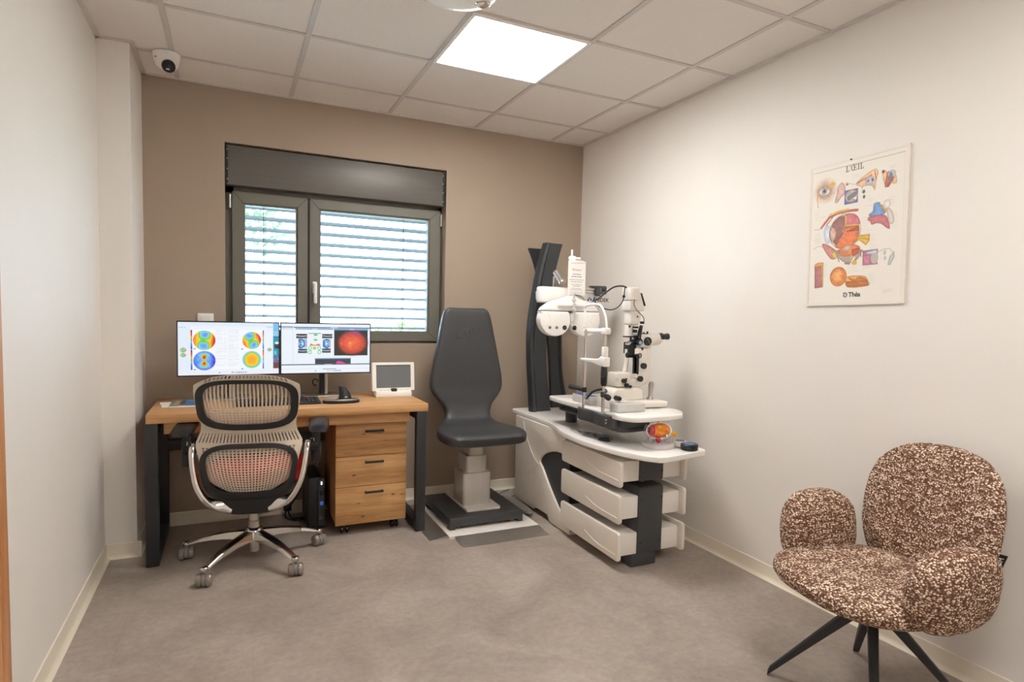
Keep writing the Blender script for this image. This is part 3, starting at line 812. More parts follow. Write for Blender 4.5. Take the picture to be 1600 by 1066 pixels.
# hand-held instrument lying in its cradle
t = thing('handheld_instrument', 'black handheld instrument lying upright on an oval silver edged cradle, front of the desk', 'instrument', (.835, -.475, DT))
b = nb(); prism(b, ellipse(.835, -.475, .104, .050, 40, e=2.6), 'z', DT, DT+.017, .006, 3); cr = obj('cradle', b, black_plastic, t)
b = nb(); tube(b, [(x, y, DT+.019) for x, y in ellipse(.835, -.475, .094, .041, 40, e=2.6)], .0045, 8, closed=True); obj('silver_rim', b, alu, cr)
b = nb()
sec = []
for k in range(9):
    s_ = k/8; cxx = .845+.012*s_-.03*s_*s_+.012; w_ = .036*(1-.62*s_**1.3)+.003; d_ = .026*(1-.45*s_); zz = DT+.012+.082*s_
    sec.append([(cxx+x, -.468+y+.012*s_, zz+.010*(1-s_)*0) for x, y in ellipse(0, 0, w_, d_, 20, e=2.6)])
loft(b, sec); obj('handset', b, black_plastic, t)
b = nb(); box(b, .852, .866, -.4965, -.493, DT+.03, DT+.038, .001); obj('badge', b, light_grey, t)

# papers at the left end of the desk
t = nb(); prism(t, [(-.092, -.21), (.10, -.20), (.105, -.41), (-.062, -.415)], 'z', DT+.0002, DT+.0012)
tag(obj('paper_sheet', t, paper, smooth=False), 'white sheet of paper lying under the blue booklet at the left end of the desk', 'paper')
p = Pic(100, 100, 70, 70, c255(70, 130, 190))
p.rect(0, 0, 48, 100, c255(110, 120, 140)); p.el(25, 35, 14, 20, c255(200, 170, 140)); p.el(18, 70, 18, 12, c255(210, 180, 60)); p.el(40, 55, 10, 26, c255(60, 60, 80)); p.rect(55, 10, 92, 26, c255(150, 196, 230)); p.rect(52, 80, 100, 100, c255(40, 90, 160)); p.grain(0, 0, 48, 100, .18)
t = thing('booklet', 'glossy booklet with a blue cover on the white sheet, left end of the desk', 'booklet', (.06, -.32, DT+.0012))
b = nb(); prism(b, [(-.030, -.185), (.112, -.18), (.108, -.425), (-.030, -.43)], 'z', DT+.0014, DT+.009); obj('pages', b, paper, t, smooth=False)
b = nb(); p.sheet(b, (-.030, -.185, DT+.0096), (.140, .003, 0), (0, -.244, 0)); obj('cover', b, paint_mat('printed_cover', None, .3), t, smooth=False)

# ------------------------------------------------------------------ drawer cabinet under the desk
t = thing('drawer_cabinet', 'knotty oak three drawer cabinet on castors under the right end of the desk', 'cabinet', (.995, -.33, 0))
b = nb(); box(b, .795, 1.196, -.535, -.10, .066, .652, .001); obj('carcass', b, oak_side, t)
for z0, z1 in ((.461, .652), (.283, .458), (.062, .280)):
    b = nb(); box(b, .793, 1.198, -.560, -.537, z0, z1, .0015); d = obj('drawer', b, knotty, t)
    zh = {.461: .604, .283: .423, .062: .246}[z0]
    b = nb(); box(b, .955, 1.062, -.582, -.572, zh-.006, zh+.006, .002)
    for x in (.961, 1.056): box(b, x-.004, x+.004, -.574, -.559, zh-.005, zh+.005)
    obj('handle', b, black_steel, d)
for x, y in ((.85, -.50), (1.14, -.50), (.85, -.14), (1.14, -.14)):
    b = nb(); cyl(b, (x, y, .045), (x, y, .066), .009)
    box(b, x-.014, x+.014, y-.02, y+.016, .022, .05, .006, 2); c = obj('castor', b, black_plastic, t)
    for q in (-.021, .007): b = nb(); cyl(b, (x+q, y-.008, .0235), (x+q+.014, y-.008, .0235), .0235, 24, .004); obj('wheel', b, black_gloss, c)

# computer under the desk
t = thing('desktop_computer', 'slim black desktop computer standing on the floor behind the swivel chair', 'computer', (.67, -.24, 0))
b = nb(); box(b, .668, .742, -.365, -.04, .012, .305, .004)
for k in range(16): box(b, .664, .669, -.355+k*.019, -.346+k*.019, .02, .30, .001)
obj('case', b, black_plastic, t)
b = nb(); prism(b, [(.722, .018), (.758, .010), (.758, .305), (.722, .288)], 'y', -.376, -.362, .002); fp = obj('front_panel', b, dark_grey, t)
b = nb(); box(b, .737, .744, -.3775, -.375, .262, .280, .001); obj('power_light', b, emit('white_blue_led', (.7, .85, 1.), 3.), fp)
for x, z in ((.732, .212), (.743, .216), (.733, .198), (.744, .202)): b = nb(); box(b, x, x+.008, -.3775, -.375, z, z+.010, .001); obj('port', b, black_gloss, fp)
b = nb(); box(b, .732, .750, -.377, -.3755, .140, .162); obj('glowing_blue_sticker', b, emit('glowing_blue_sticker', (.05, .22, .7), .35), fp)  # printed sticker, no lamp: its brightness is a faint glow in the material
b = nb(); lathe(b, [(.0115, 0), (.0115, .001), (.0095, .001), (.0095, 0)], (.741, -.376, .062), (0, -1, 0), 24)
text(b, 'hp', .017, frame_at((.741, -.3768, .062), (1, 0, 0), (.1, 0, 1)))
obj('maker_logo', b, mid_grey, fp)
b = nb(); box(b, .67, .75, -.33, -.06, 0, .013, .002); obj('foot', b, black_plastic, t)

# loose cables behind the computer
t = thing('power_cable', 'black cable coiled on the floor by the wall, left of the desktop computer', 'cable', (.62, -.15, 0))
b = nb(); tube(b, spline([(.66, -.03, .16), (.62, -.06, .10), (.58, -.10, .05), (.60, -.15, .008), (.68, -.16, .008), (.62, -.20, .008), (.56, -.12, .010), (.58, -.06, .06)], 8), .005, 8); obj('cord', b, black_plastic, t)
b = nb(); box(b, .555, .60, -.075, -.035, .03, .075, .006); obj('plug', b, black_plastic, t)
b = nb(); tube(b, spline([(.74, -.035, .25), (.78, -.03, .42), (.70, -.03, .56), (.62, -.03, .62)], 8), .004, 8)
tag(obj('hanging_cable', b, light_grey), 'pale cable hanging in a loop behind the black computer under the desk', 'cable')

# red cushion is the chair seat; the swivel chair itself
S = local(thing('office_chair', 'swivel office chair with beige slotted back on a polished five star base', 'chair', (.365, -.725, 0), math.radians(-9)))
def yb(z, u=0.):      # back surface, chair frame (+y is the sitter's side)
    return float(np.interp(z, [.34, .42, .50, .58, .66, .76, .86, .98], [-.125, -.15, -.172, -.172, -.158, -.195, -.222, -.252]))+.045*u*u
ZW = [.30, .36, .40, .43, .47, .52, .58, .62, .645, .675, .70, .73, .76, .80, .86, .90, .93, .95, .965, .98]
WW = [.12, .150, .170, .186, .202, .216, .230, .240, .240, .226, .216, .212, .215, .224, .234, .235, .232, .226, .216, .200]
def wd(z): return float(np.interp(z, ZW, WW))
# beige shell: slots above, dots below, real holes
NC = 53; rows = []
z = .385
kinds = []      # per row: 'bar','hole','slot','solid'
Zs = [z]
def addrow(h, k): Zs.append(Zs[-1]+h); kinds.append(k)
while Zs[-1] < .615: addrow(.0044, 'bar'); addrow(.0086, 'hole')
addrow(.012, 'solid'); addrow(.012, 'solid')
addrow(.008, 'nslot'); addrow(.040, 'nslot')
while Zs[-1] < .722: addrow(.008, 'solid')
while Zs[-1] < .80: addrow(.0046, 'bar'); addrow(.0080, 'hole')
addrow(.007, 'bar')
addrow(.045, 'slot'); addrow(.040, 'slot'); addrow(.043, 'slot'); addrow(.013, 'solid')
addrow(.006, 'solid'); addrow(.014, 'notch'); addrow(.004, 'solid')
ztop = Zs[-1]; zb0 = Zs[0]
def sh(u, z):
    s = (z-zb0)/(ztop-zb0)
    lo = zb0+.085*abs(u)**3.2; hi = ztop-.052*abs(u)**3.5
    zz = lo+(hi-lo)*s if (s < .12 or s > .55) else None
    # blend the corner rounding only near both ends
    k0 = max(0, 1-s/.35); k1 = max(0, (s-.55)/.45)
    zz = z+.085*abs(u)**3.2*k0-.052*abs(u)**3.5*k1
    return Vector((u*wd(zz), yb(zz, u), zz))
def uc(i, n, k):      # column edges: hole columns (odd) take the share k of each pair
    p = (i//2)*2+(0 if i % 2 == 0 else 1+(.5-k)) if True else i
    q = i//2*2 if i % 2 == 0 else i//2*2+2*(1-k)
    return -1+2*q/(n-1)
b = nb()
n0 = kinds.index('nslot')-1; n1 = len(kinds)-1-kinds[::-1].index('nslot')+2
zones = ((0, n0, 55, .54), (n0, n1, 61, .30), (n1, len(kinds), 55, .54))
for a, c, n, k in zones:
    P = [[sh(max(-1, min(1, uc(i, n, k)+(k*1.0/(n-1)))) if 0 < i < n-1 else (-1. if i == 0 else 1.), zz) for zz in Zs[a:c+1]] for i in range(n)]
    def hole(i, j, a=a, n=n, k=k):
        q = kinds[a+j]; u = abs(-1+2*(i+.5)/(n-1)); odd = i % 2 == 1
        if q in ('hole', 'slot'): return odd and u < .90
        if q == 'nslot': return odd and u < .97
        if q == 'notch': return odd and u < .82
        return False
    solid_grid(b, P, .0035, hole)
obj('back_shell', b, shell_m, S, angle=50)
# black frames behind the shell
def ringpts(zc, hz, hw, n, e, taper):
    out = []
    for (x, z_) in ellipse(0, 0, hw, hz, n, e=e):
        out.append((x*(1+taper*z_/hz), zc+z_))
    return out
def ringframe(name, o, i, d):
    b = nb()
    hw = max(p[0] for p in o)
    band(b, o, i, lambda p: (p[0], yb(p[1], p[0]/hw)-.004-d, p[1]), lambda p: (p[0], yb(p[1], p[0]/hw)-.004, p[1]))
    bmesh.ops.bevel(b, geom=[e for e in b.edges if len(e.link_faces) == 2 and e.calc_face_angle() > .8], offset=.005, segments=2, affect='EDGES')
    obj(name, b, black_plastic, S)
o = ringpts(.834, .124, .226, 64, 3.4, .03); i_ = ringpts(.840, .100, .192, 64, 3.6, .02)
ringframe('upper_back_frame', o, i_, .016)
o = ringpts(.490, .150, .216, 64, 3.2, .10); i_ = ringpts(.507, .112, .190, 64, 3.4, .08)
ringframe('lower_back_frame', o, i_, .018)
# under-seat mechanism cover
b = nb()
sec = []
for s_ in range(8):
    q = s_/7; zz = .362-.084*q; w_ = .172-.058*q**2.2
    sec.append([(x, -.015+y, zz) for x, y in ellipse(0, 0, w_, .142-.03*q, 28, e=3.2)])
loft(b, sec); obj('mechanism_cover', b, black_plastic, S)
# bowed aluminium arms carrying the back and the armrests
for s_ in (-1, 1):
    b = nb()
    path = spline([(s_*.085, -.115, .310), (s_*.180, -.142, .352), (s_*.228, -.140, .42), (s_*.250, -.125, .50), (s_*.262, -.10, .585), (s_*.268, -.07, .615)], 8)
    pf = [(.9, .35), (.9, -.35), (.7, -.5), (-.7, -.5), (-.9, -.35), (-.9, .35), (-.7, .5), (.7, .5)]
    tube(b, path, [.030]*5+[.026]*(len(path)-5), prof=pf, up=(s_*1, 0, .25)); obj('back_arm', b, chrome, S, angle=60)
    b = nb(); box(b, s_*.300-.022, s_*.300+.022, -.035, .045, .505, .665, .006, 2)
    tube(b, [(s_*.262, -.075, .60), (s_*.295, -.03, .59)], [.026, .028], 10, sx=.8); ar = obj('armrest_post', b, black_plastic, S)
    b = nb(); tube(b, [(s_*.276, -.045, .628), (s_*.29, -.045, .634), (s_*.292, -.045, .60)], .006, 8); obj('bright_trim', b, chrome, ar)
    b = nb(); sec = []
    for k in range(9):
        q = k/8; y = -.10+.26*q; zz = .672+.028*math.sin(q*PI*.6); w_ = .050*(1-.5*abs(q-.45)**2.2); h_ = .020*(1-.6*abs(2*q-1)**4)
        if k in (0, 8): w_ *= .7; h_ *= .5
        sec.append([(s_*(.315)+x, y, zz+zz_) for x, zz_ in ellipse(0, 0, w_, h_, 20, e=2.6)])
    loft(b, sec); obj('armrest_pad', b, black_plastic, S)
# seat
b = nb(); blob(b, (0, .115, .452), (.245, .250, .050), 3.6, 40, 14, warp=lambda p: Vector((p.x, p.y, p.z-.05*max(0, p.y)**2*4))); obj('seat_cushion', b, red_cloth, S)
b = nb(); blob(b, (0, .125, .405), (.215, .230, .032), 3.4, 36, 10); obj('seat_pan', b, black_plastic, S)
# gas lift, star base, castors
b = nb(); cyl(b, (0, 0, .045), (0, 0, .27), .024, 24, .003); cyl(b, (0, 0, .17), (0, 0, .21), .030, 24, .003); obj('gas_lift', b, alu, S)
b = nb(); lathe(b, [(.030, .105), (.052, .11), (.050, .150), (.036, .172), (.028, .176)], (0, 0, 0), seg=32); obj('hub', b, chrome, S)
for k in range(5):
    a = math.radians(157.5+9+72*k); d = Vector((math.cos(a), math.sin(a), 0)); sd = Vector((-d.y, d.x, 0))
    b = nb(); sec = []
    for j in range(12):
        q = j/11; r_ = .025+.315*q; zt = .160-.012*q-.062*q*q; hw = .030-.012*q; hh = .038*(1-q)+.009
        c = d*r_
        sec.append([c+sd*x*hw+Vector((0, 0, zt+z_)) for x, z_ in ((-1, -hh), (-.85, -.004), (-.5, 0), (.5, 0), (.85, -.004), (1, -hh), (.6, -hh+.004), (-.6, -hh+.004))])
    loft(b, sec)
    cyl(b, d*.335+Vector((0, 0, .070)), d*.335+Vector((0, 0, .092)), .019, 18, .003)
    lg = obj('base_leg', b, chrome, S, angle=50)
    ca = random.Random(k*3+1).uniform(-.5, .5)+(.25 if k in (1, 2) else .5); ax = Vector((math.cos(ca), math.sin(ca), 0)); c = d*.338+Vector((0, 0, .031))
    b = nb()
    for q in (-1, 1):
        lathe(b, [(.010, 0), (.026, .001), (.0305, .006), (.0305, .016), (.026, .025), (.014, .029), (0, .030)], c+ax*q*.007, ax*q, 26)
    cs = obj('castor', b, caster_m, lg)
    b = nb(); cyl(b, c-ax*.0068, c+ax*.0068, .0285, 24, .002); cyl(b, c+Vector((0, 0, .02)), c+Vector((0, 0, .055)), .006, 10); obj('castor_fork', b, mid_grey, lg)
# ------------------------------------------------------------------ patient chair on its floor plate
t = thing('floor_plate', 'cream floor plate with steel ramps beneath the black patient chair', 'floor plate', (1.66, -.5, 0))
b = nb(); box(b, 1.382, 1.952, -.845, -.14, 0, .016, .002); obj('plate', b, cream_enamel, t)
b = nb(); prism(b, [(-.847, .015), (-.995, .001), (-.995, 0), (-.847, 0)], 'x', 1.412, 1.948); obj('ramp', b, steel, t, smooth=False)
b = nb(); prism(b, [(1.380, .015), (1.270, .001), (1.270, 0), (1.380, 0)], 'y', -.822, -.16); obj('ramp', b, steel, t, smooth=False)

t = thing('patient_chair', 'charcoal padded patient chair on a telescopic column beside the desk', 'chair', (1.65, -.49, .016))
b = nb()
box(b, 1.412, 1.886, -.752, -.225, .034, .086, .005, 3)
for x in (1.430, 1.868):
    for y in (-.73, -.245): box(b, x-.018, x+.018, y-.022, y+.022, .017, .04, .003)
bs = obj('base', b, dark_grey, t)
amber = mat('amber_leveller', (190, 130, 40), .4)
for x in (1.475, 1.825): b = nb(); cyl(b, (x, -.715, .016), (x, -.715, .034), .013, 14, .002); obj('leveller', b, amber, bs)
b = nb(); prism(b, rrect(1.548, 1.770, -.672, -.235, .014), 'z', .085, .101, .003); obj('foot_plate', b, cream_enamel, t)
for x0, x1, y0, y1, z0, z1 in ((1.552, 1.738, -.585, -.385, .10, .30), (1.577, 1.716, -.565, -.400, .28, .405), (1.603, 1.700, -.550, -.415, .38, .50)):
    b = nb(); prism(b, rrect(x0, x1, y0, y1, .022), 'z', z0, z1, .002); obj('column_stage', b, mat('brushed_column', (206, 201, 194), .38, .2, var=.05, scale=40, stretch=(1, 1, .1)) if 'brushed_column' not in MATS else MATS['brushed_column'], t)
b = nb(); box(b, 1.56, 1.74, -.62, -.36, .49, .52, .006); obj('seat_bracket', b, black_steel, t)
# seat and back: one padded strip, lofted along a bent centre line.  (y, z, half width, half thickness)
KEY = [(-.845, .552, .200, .020), (-.835, .556, .220, .036), (-.80, .560, .245, .045), (-.72, .562, .262, .047), (-.62, .560, .258, .047),
       (-.53, .560, .236, .047), (-.455, .570, .194, .047), (-.400, .600, .164, .046), (-.370, .650, .152, .045), (-.354, .70, .170, .044), (-.346, .75, .212, .043), (-.340, .79, .238, .043),
       (-.336, .825, .246, .043), (-.334, .88, .243, .043), (-.330, .96, .228, .042), (-.325, 1.06, .208, .041), (-.318, 1.16, .188, .040), (-.312, 1.25, .170, .039), (-.308, 1.295, .157, .037), (-.306, 1.318, .142, .031), (-.305, 1.330, .120, .018)]
K = spline(KEY, 5)
def pad(lo, hi):
    sec = []
    for i in range(lo, hi):
        y, z, w, h = K[i]; a = K[max(0, i-1)]; c = K[min(len(K)-1, i+1)]
        tv = Vector((0, c[0]-a[0], c[1]-a[1])).normalized(); nv = Vector((0, -tv.z, tv.y))      # towards the sitter
        if nv.y > .2 and tv.z > .7: pass
        ring = []
        for (x, q) in ellipse(0, 0, 1, 1, 40, e=4.2):
            dish = .014*(1-x*x) if q > 0 else 0
            ring.append(Vector((1.652-.022*min(1, max(0, (.66-z)/.1))+x*w, y, z))+nv*(q*h-dish))
        sec.append(ring)
    return sec
mid = 35
b = nb(); loft(b, pad(0, mid+1)); obj('seat', b, leather, t, angle=70)
b = nb(); loft(b, pad(mid, len(K))); bk = obj('backrest', b, leather, t, angle=70)
# embossed emblem: ring between two swooshes
b = nb()
def yf_(z): return float(np.interp(z, [1.06, 1.16, 1.25], [-.325, -.318, -.312]))-.0405+.016
def on(x, z): return (1.652+x, yf_(z)-.0022-.014*(x/.19)**2, z)
def em(pts, r=.0032): tube(b, [on(x, z) for x, z in pts], r, 8, closed=True)
em([(x, z+1.171) for x, z in ellipse(.0, .0, .020, .020, 28)], .0036)
em(spline([(-.078, 1.140), (-.060, 1.172), (-.036, 1.192), (-.012, 1.200), (.006, 1.200), (-.018, 1.190), (-.034, 1.168), (-.048, 1.140)], 6, closed=True))
em(spline([(.078, 1.204), (.062, 1.172), (.040, 1.150), (.018, 1.142), (-.004, 1.142), (.020, 1.152), (.036, 1.174), (.050, 1.204)], 6, closed=True))
obj('embossed_emblem', b, leather, bk)
b = nb(); tube(b, spline([(1.652, -.40, .50), (1.652, -.30, .53), (1.652, -.27, .62), (1.652, -.27, .80)], 6), .03, 10, sx=.5); obj('back_support', b, black_steel, t)

# ------------------------------------------------------------------ refraction unit along the right wall
t = thing('examination_unit', 'long white ophthalmic examination unit with drawers along the right wall', 'cabinet', (2.24, -.95, 0))
prof = [(-.262, .600), (-.270, .030), (-.300, .018), (-.560, .018), (-.600, .040), (-.770, .040), (-.800, .004), (-1.060, .004), (-1.060, .060)]
arc = spline([(-1.000, .075), (-.900, .135), (-.780, .232), (-.690, .318), (-.650, .350), (-.665, .385), (-.740, .430), (-.860, .462), (-.985, .468)], 5)
prof += [tuple(p) for p in arc] + [(-.985, .600)]
b = nb(); prism(b, prof, 'x', 2.045, 2.440, .008, 3); body = obj('body', b, cream_plastic, t, angle=30)
b = nb()     # raised seams on the moulded side
tube(b, spline([(2.0445, -.390, .575), (2.0445, -.455, .47), (2.0445, -.565, .365), (2.0445, -.645, .335)], 8), .0025, 6)
tube(b, spline([(2.0445, -.46, .22), (2.0445, -.55, .285), (2.0445, -.645, .338)], 8), .0018, 6)
obj('moulded_seam', b, cream_plastic, body)
b = nb(); box(b, 2.058, 2.43, -1.02, -.63, .09, .47); obj('knee_panel', b, dark_grey, t)
# tabletop with its wavy left edge
left = spline([(2.052, -.185), (2.050, -.45), (2.052, -.70), (2.035, -.84), (1.985, -1.02), (1.962, -1.20), (1.968, -1.38), (2.000, -1.58), (2.050, -1.72), (2.105, -1.798)], 6)
top = [(2.44, -.165), (2.07, -.165)] + [tuple(p) for p in left] + [(2.125, -1.806), (2.15, -1.806), (2.425, -1.752), (2.446, -1.735), (2.452, -1.70), (2.462, -.19)]
b = nb(); prism(b, top, 'z', .600, .630, .006, 3); obj('tabletop', b, white_gloss, t, angle=30)
# flush control panel with clear paddles
b = nb(); prism(b, [tuple(p) for p in spline([(2.045, -1.035), (2.115, -1.10), (2.150, -1.22), (2.130, -1.36), (2.070, -1.43), (2.030, -1.34), (2.018, -1.20)], 6, closed=True)], 'z', .6290, .6312, .0008, 1); cp = obj('control_panel', b, light_grey, t)
b = nb(); tube(b, spline([(2.045, -1.035, .6315), (2.115, -1.10, .6315), (2.150, -1.22, .6315), (2.130, -1.36, .6315), (2.070, -1.43, .6315)], 8), .003, 8); obj('silver_rim', b, chrome, cp)
b = nb(); prism(b, [tuple(p) for p in spline([(2.085, -1.30), (2.122, -1.325), (2.068, -1.418), (2.040, -1.35)], 4, closed=True)], 'z', .6305, .6330, .0006, 1); obj('dark_key', b, black_gloss, cp)
for x, y, r_ in ((2.070, -1.09, .016), (2.085, -1.16, .013), (2.10, -1.22, .016), (2.075, -1.26, .010), (2.055, -1.13, .009)):
    b = nb(); prism(b, ellipse(x, y, r_*.5, r_*1.5, 16), 'z', .6305, .6335); obj('dark_key', b, black_gloss, cp)
for x, y in ((2.05, -1.09), (2.062, -1.19), (2.09, -1.27), (2.105, -1.17), (2.06, -1.30)): b = nb(); prism(b, rrect(x-.012, x+.012, y-.02, y+.02, .006), 'z', .631, .638, .002, 2); obj('clear_key', b, clear, cp)
# three drawers on the left and three on the right, a dark pillar between their ends
for z0, z1 in ((.446, .568), (.252, .398), (.060, .206)):
    for s_ in (-1, 1):
        b = nb(); pf = rrect(-1.612, -1.000, z0-.004 if z0 < .4 else z0-.010, z1, .018)
        # the lower edge swings down towards the front
        pf = [(y, z+(.016*max(0, (y+1.612)/.612-.45) if z < (z0+z1)/2 else 0)) for y, z in pf]
        xo = 2.022 if s_ < 0 else 2.428
        prism(b, pf, 'x', xo-.011, xo+.011, .006, 3); d = obj('drawer', b, cream_plastic, t, angle=30)
        b = nb(); x0, x1 = (2.034, 2.150) if s_ < 0 else (2.296, 2.416)
        box(b, x0, x1, -1.580, -1.03, z0+.010, z1-.020 if z1 < .5 else z1-.004, .006, 2); obj('tray', b, cream_enamel, d)
        if s_ < 0:
            b = nb(); zz = z0+.028
            tube(b, spline([(xo-.0105, -1.285, zz+.030), (xo-.0105, -1.36, zz+.012), (xo-.0105, -1.44, zz+.002), (xo-.0105, -1.595, zz)], 6), .0035, 6); obj('grip_ridge', b, cream_plastic, d)
b = nb(); box(b, 2.148, 2.300, -1.586, -1.30, .452, .598, .006, 2); up_ = obj('pillar', b, dark_grey, t)
b = nb(); prism(b, rrect(-1.588, -1.04, .064, .424, .016), 'x', 2.150, 2.302, .004, 2); lo_ = obj('pillar', b, dark_grey, t)
b = nb(); cyl(b, (2.225, -1.50, .42), (2.225, -1.50, .455), .012, 16); obj('pivot', b, mid_grey, lo_)
for x in (2.165, 2.288):
    for z, q in ((.50, up_), (.13, lo_), (.36, lo_)): b = nb(); cyl(b, (x, -1.5855, z), (x, -1.5905, z), .005, 10); obj('screw', b, black_plastic, q)
b = nb(); box(b, 2.115, 2.272, -1.582, -1.36, .004, .070, .004); cyl(b, (2.21, -1.55, 0), (2.21, -1.55, .006), .012); obj('foot', b, dark_grey, t)
b = nb(); prism(b, ellipse(1.985, -.46, .036, .20, 32, e=3), 'z', .016, .034, .005); obj('foot_bar', b, mat('grey_foot_bar', (150, 146, 140), .4, .3), t)
# two bowed charcoal columns crossing at the top
def column(keys, y0, dpt, flip):
    """keys: (x_left, x_right, z)"""
    b = nb(); sec = []
    for xl, xr, z in spline(keys, 6):
        w = xr-xl; c = (xl+xr)/2
        pts = [(-.5, .0), (-.5, -.55), (-.42, -.9), (-.30, -1.), (-.18, -.62), (.30, -.50), (.46, -.55), (.5, -.40), (.5, .0)]
        if flip: pts = [(-x, q) for x, q in pts][::-1]
        sec.append([(c+x*w, y0+q*dpt, z) for x, q in pts])
    loft(b, sec); return b
b = column([(2.112, 2.272, .625), (2.100, 2.250, .78), (2.088, 2.234, .92), (2.080, 2.226, 1.06), (2.080, 2.228, 1.20), (2.098, 2.240, 1.37), (2.130, 2.274, 1.56), (2.162, 2.306, 1.70), (2.188, 2.332, 1.79)], -.33, .055, False)
obj('column', b, pole_m, t, angle=40)
b = column([(2.345, 2.50, .625), (2.335, 2.455, .75), (2.325, 2.425, .90), (2.310, 2.415, 1.06), (2.292, 2.410, 1.20), (2.262, 2.385, 1.36), (2.222, 2.345, 1.52), (2.180, 2.315, 1.66), (2.136, 2.29, 1.762)], -.20, .05, True)
obj('column', b, pole_m, t, angle=40)
b = nb(); tube(b, spline([(2.10, -.05, .006), (2.02, -.10, .006), (1.985, -.16, .006), (2.01, -.215, .006), (2.07, -.25, .02)], 8), .004, 8); obj('mains_cable', b, mid_grey, t)

# ------------------------------------------------------------------ phoropter on its arm
t = thing('phoropter', 'white twin lens refractor head hanging from a lettered arm on the charcoal columns', 'optical instrument', (2.2, -.6, 1.4))
b = nb(); box(b, 2.030, 2.545, -.640, -.565, 1.376, 1.480, .012, 3); arm = obj('arm', b, white_plastic, t)
b = nb(); box(b, 2.12, 2.22, -.57, -.36, 1.40, 1.46, .008); obj('arm_bracket', b, white_plastic, t)
b = nb(); text(b, 'NIDEK', .036, frame_at((2.485, -.6408, 1.405), (1, 0, 0), (0, 0, 1)), bold=.0004); obj('lettering', b, mat('dark_lettering', (54, 54, 60), .5), arm)
b = nb()
prism(b, [tuple(p) for p in spline([(2.366, 1.391), (2.373, 1.406), (2.384, 1.419), (2.395, 1.422), (2.385, 1.410), (2.377, 1.391)], 5, closed=True)], 'y', -.6412, -.6396)
prism(b, [tuple(p) for p in spline([(2.432, 1.424), (2.425, 1.408), (2.415, 1.395), (2.404, 1.391), (2.413, 1.403), (2.421, 1.424)], 5, closed=True)], 'y', -.6412, -.6396)
prism(b, ellipse(2.399, 1.407, .007, .007, 20), 'y', -.6412, -.6396)
obj('blue_emblem', b, blue_print, arm)
b = nb(); cyl(b, (2.29, -.66, 1.478), (2.44, -.66, 1.474), .008, 14); obj('rail', b, cream_plastic, t)
b = nb(); cyl(b, (2.29, -.655, 1.458), (2.455, -.655, 1.454), .007, 14); obj('rail', b, cream_plastic, t)
b = nb()
o = rrect(2.408, 2.490, 1.443, 1.497, .010, 4); i = rrect(2.440, 2.476, 1.462, 1.482, .004, 4)
band(b, o, i, lambda p: (p[0], -.685, p[1]), lambda p: (p[0], -.645, p[1])); box(b, 2.372, 2.42, -.685, -.65, 1.482, 1.496, .004); box(b, 2.415, 2.445, -.685, -.65, 1.430, 1.45, .004); obj('clamp', b, dark_grey, t)
# heads
for s_, cx in ((-1, 2.088), (1, 2.306)):
    b = nb(); pts = []
    n_ = 40
    for k in range(n_+1):
        a = PI-.50+(PI+1.0)*k/n_ if False else math.radians(150)+math.radians(240)*k/n_
        pts.append((cx+.108*math.cos(a), 1.270+.104*math.sin(a)))
    zt = 1.322
    pts = [p for p in pts if p[1] < zt-.002]
    pts = ([(cx-.1065, zt)] if s_ < 0 else [(cx-.090, zt)])+pts+([(cx+.090, zt)] if s_ < 0 else [(cx+.1065, zt)])
    prism(b, pts, 'y', -.740, -.672, .010, 3); hd = obj('lens_head', b, white_plastic, t, angle=30)
    xs = (2.150, 2.094, 2.046) if s_ < 0 else (2.222, 2.302)
    for k, x in enumerate(xs):
        r_ = .0145 if k == 0 else .0095; b = nb()
        lathe(b, [(r_, 0), (r_, .004), (r_*.75, .004), (r_*.65, .002), (0, .002)], (x, -.7395, 1.221), (0, -1, 0), 24); obj('lens_window', b, lens_glass if k == 0 else mid_grey, hd)
    b = nb(); tube(b, spline([(cx-s_*(-.062), -.7405, 1.318), (cx+s_*.035, -.7405, 1.262), (cx+s_*.083, -.7405, 1.232)], 8), .0016, 6); obj('moulded_ridge', b, white_plastic, hd)
b = nb(); prism(b, [tuple(p) for p in [(1.984, 1.326), (2.003, 1.348), (2.04, 1.372), (2.085, 1.392), (2.14, 1.405), (2.19, 1.422), (2.225, 1.424), (2.27, 1.402), (2.33, 1.392), (2.37, 1.372), (2.398, 1.345), (2.410, 1.326)]], 'y', -.728, -.676, .010, 3); obj('bridge_cover', b, white_plastic, t, angle=30)
b = nb(); box(b, 1.99, 2.408, -.722, -.68, 1.318, 1.328); obj('shadow_gap', b, dark_grey, t)
b = nb(); box(b, 2.10, 2.30, -.745, -.722, 1.352, 1.376, .008, 3); obj('crossbar', b, white_plastic, t)
b = nb(); cyl(b, (2.206, -.752, 1.30), (2.206, -.752, 1.440), .0065, 14, .002); cyl(b, (2.206, -.735, 1.335), (2.206, -.772, 1.335), .012, 16, .003); cyl(b, (2.206, -.74, 1.395), (2.206, -.766, 1.395), .010, 16, .003); box(b, 2.198, 2.214, -.755, -.70, 1.255, 1.30, .003); obj('near_card_post', b, light_grey, t)
b = nb(); cyl(b, (2.212, -.700, 1.40), (2.212, -.700, 1.716), .0065, 14, .002); blob(b, (2.214, -.703, 1.660), (.026, .016, .018), 2.6, 20, 12); obj('card_rod', b, white_plastic, t)
b = nb(); tube(b, spline([(2.25, -.695, 1.43), (2.29, -.70, 1.42), (2.32, -.71, 1.385)], 8), .004, 8); obj('cable', b, mid_grey, t)
d = Vector((.28, -.55, -.79)).normalized(); c0 = Vector((2.165, -.62, 1.545))
b = nb(); lathe(b, [(0, -.045), (.019, -.045), (.022, -.040), (.0235, .035), (.0255, .038), (.0255, .048), (.020, .048), (.018, .040), (0, .040)], c0, d, 28); lm = obj('reading_lamp', b, steel, t)
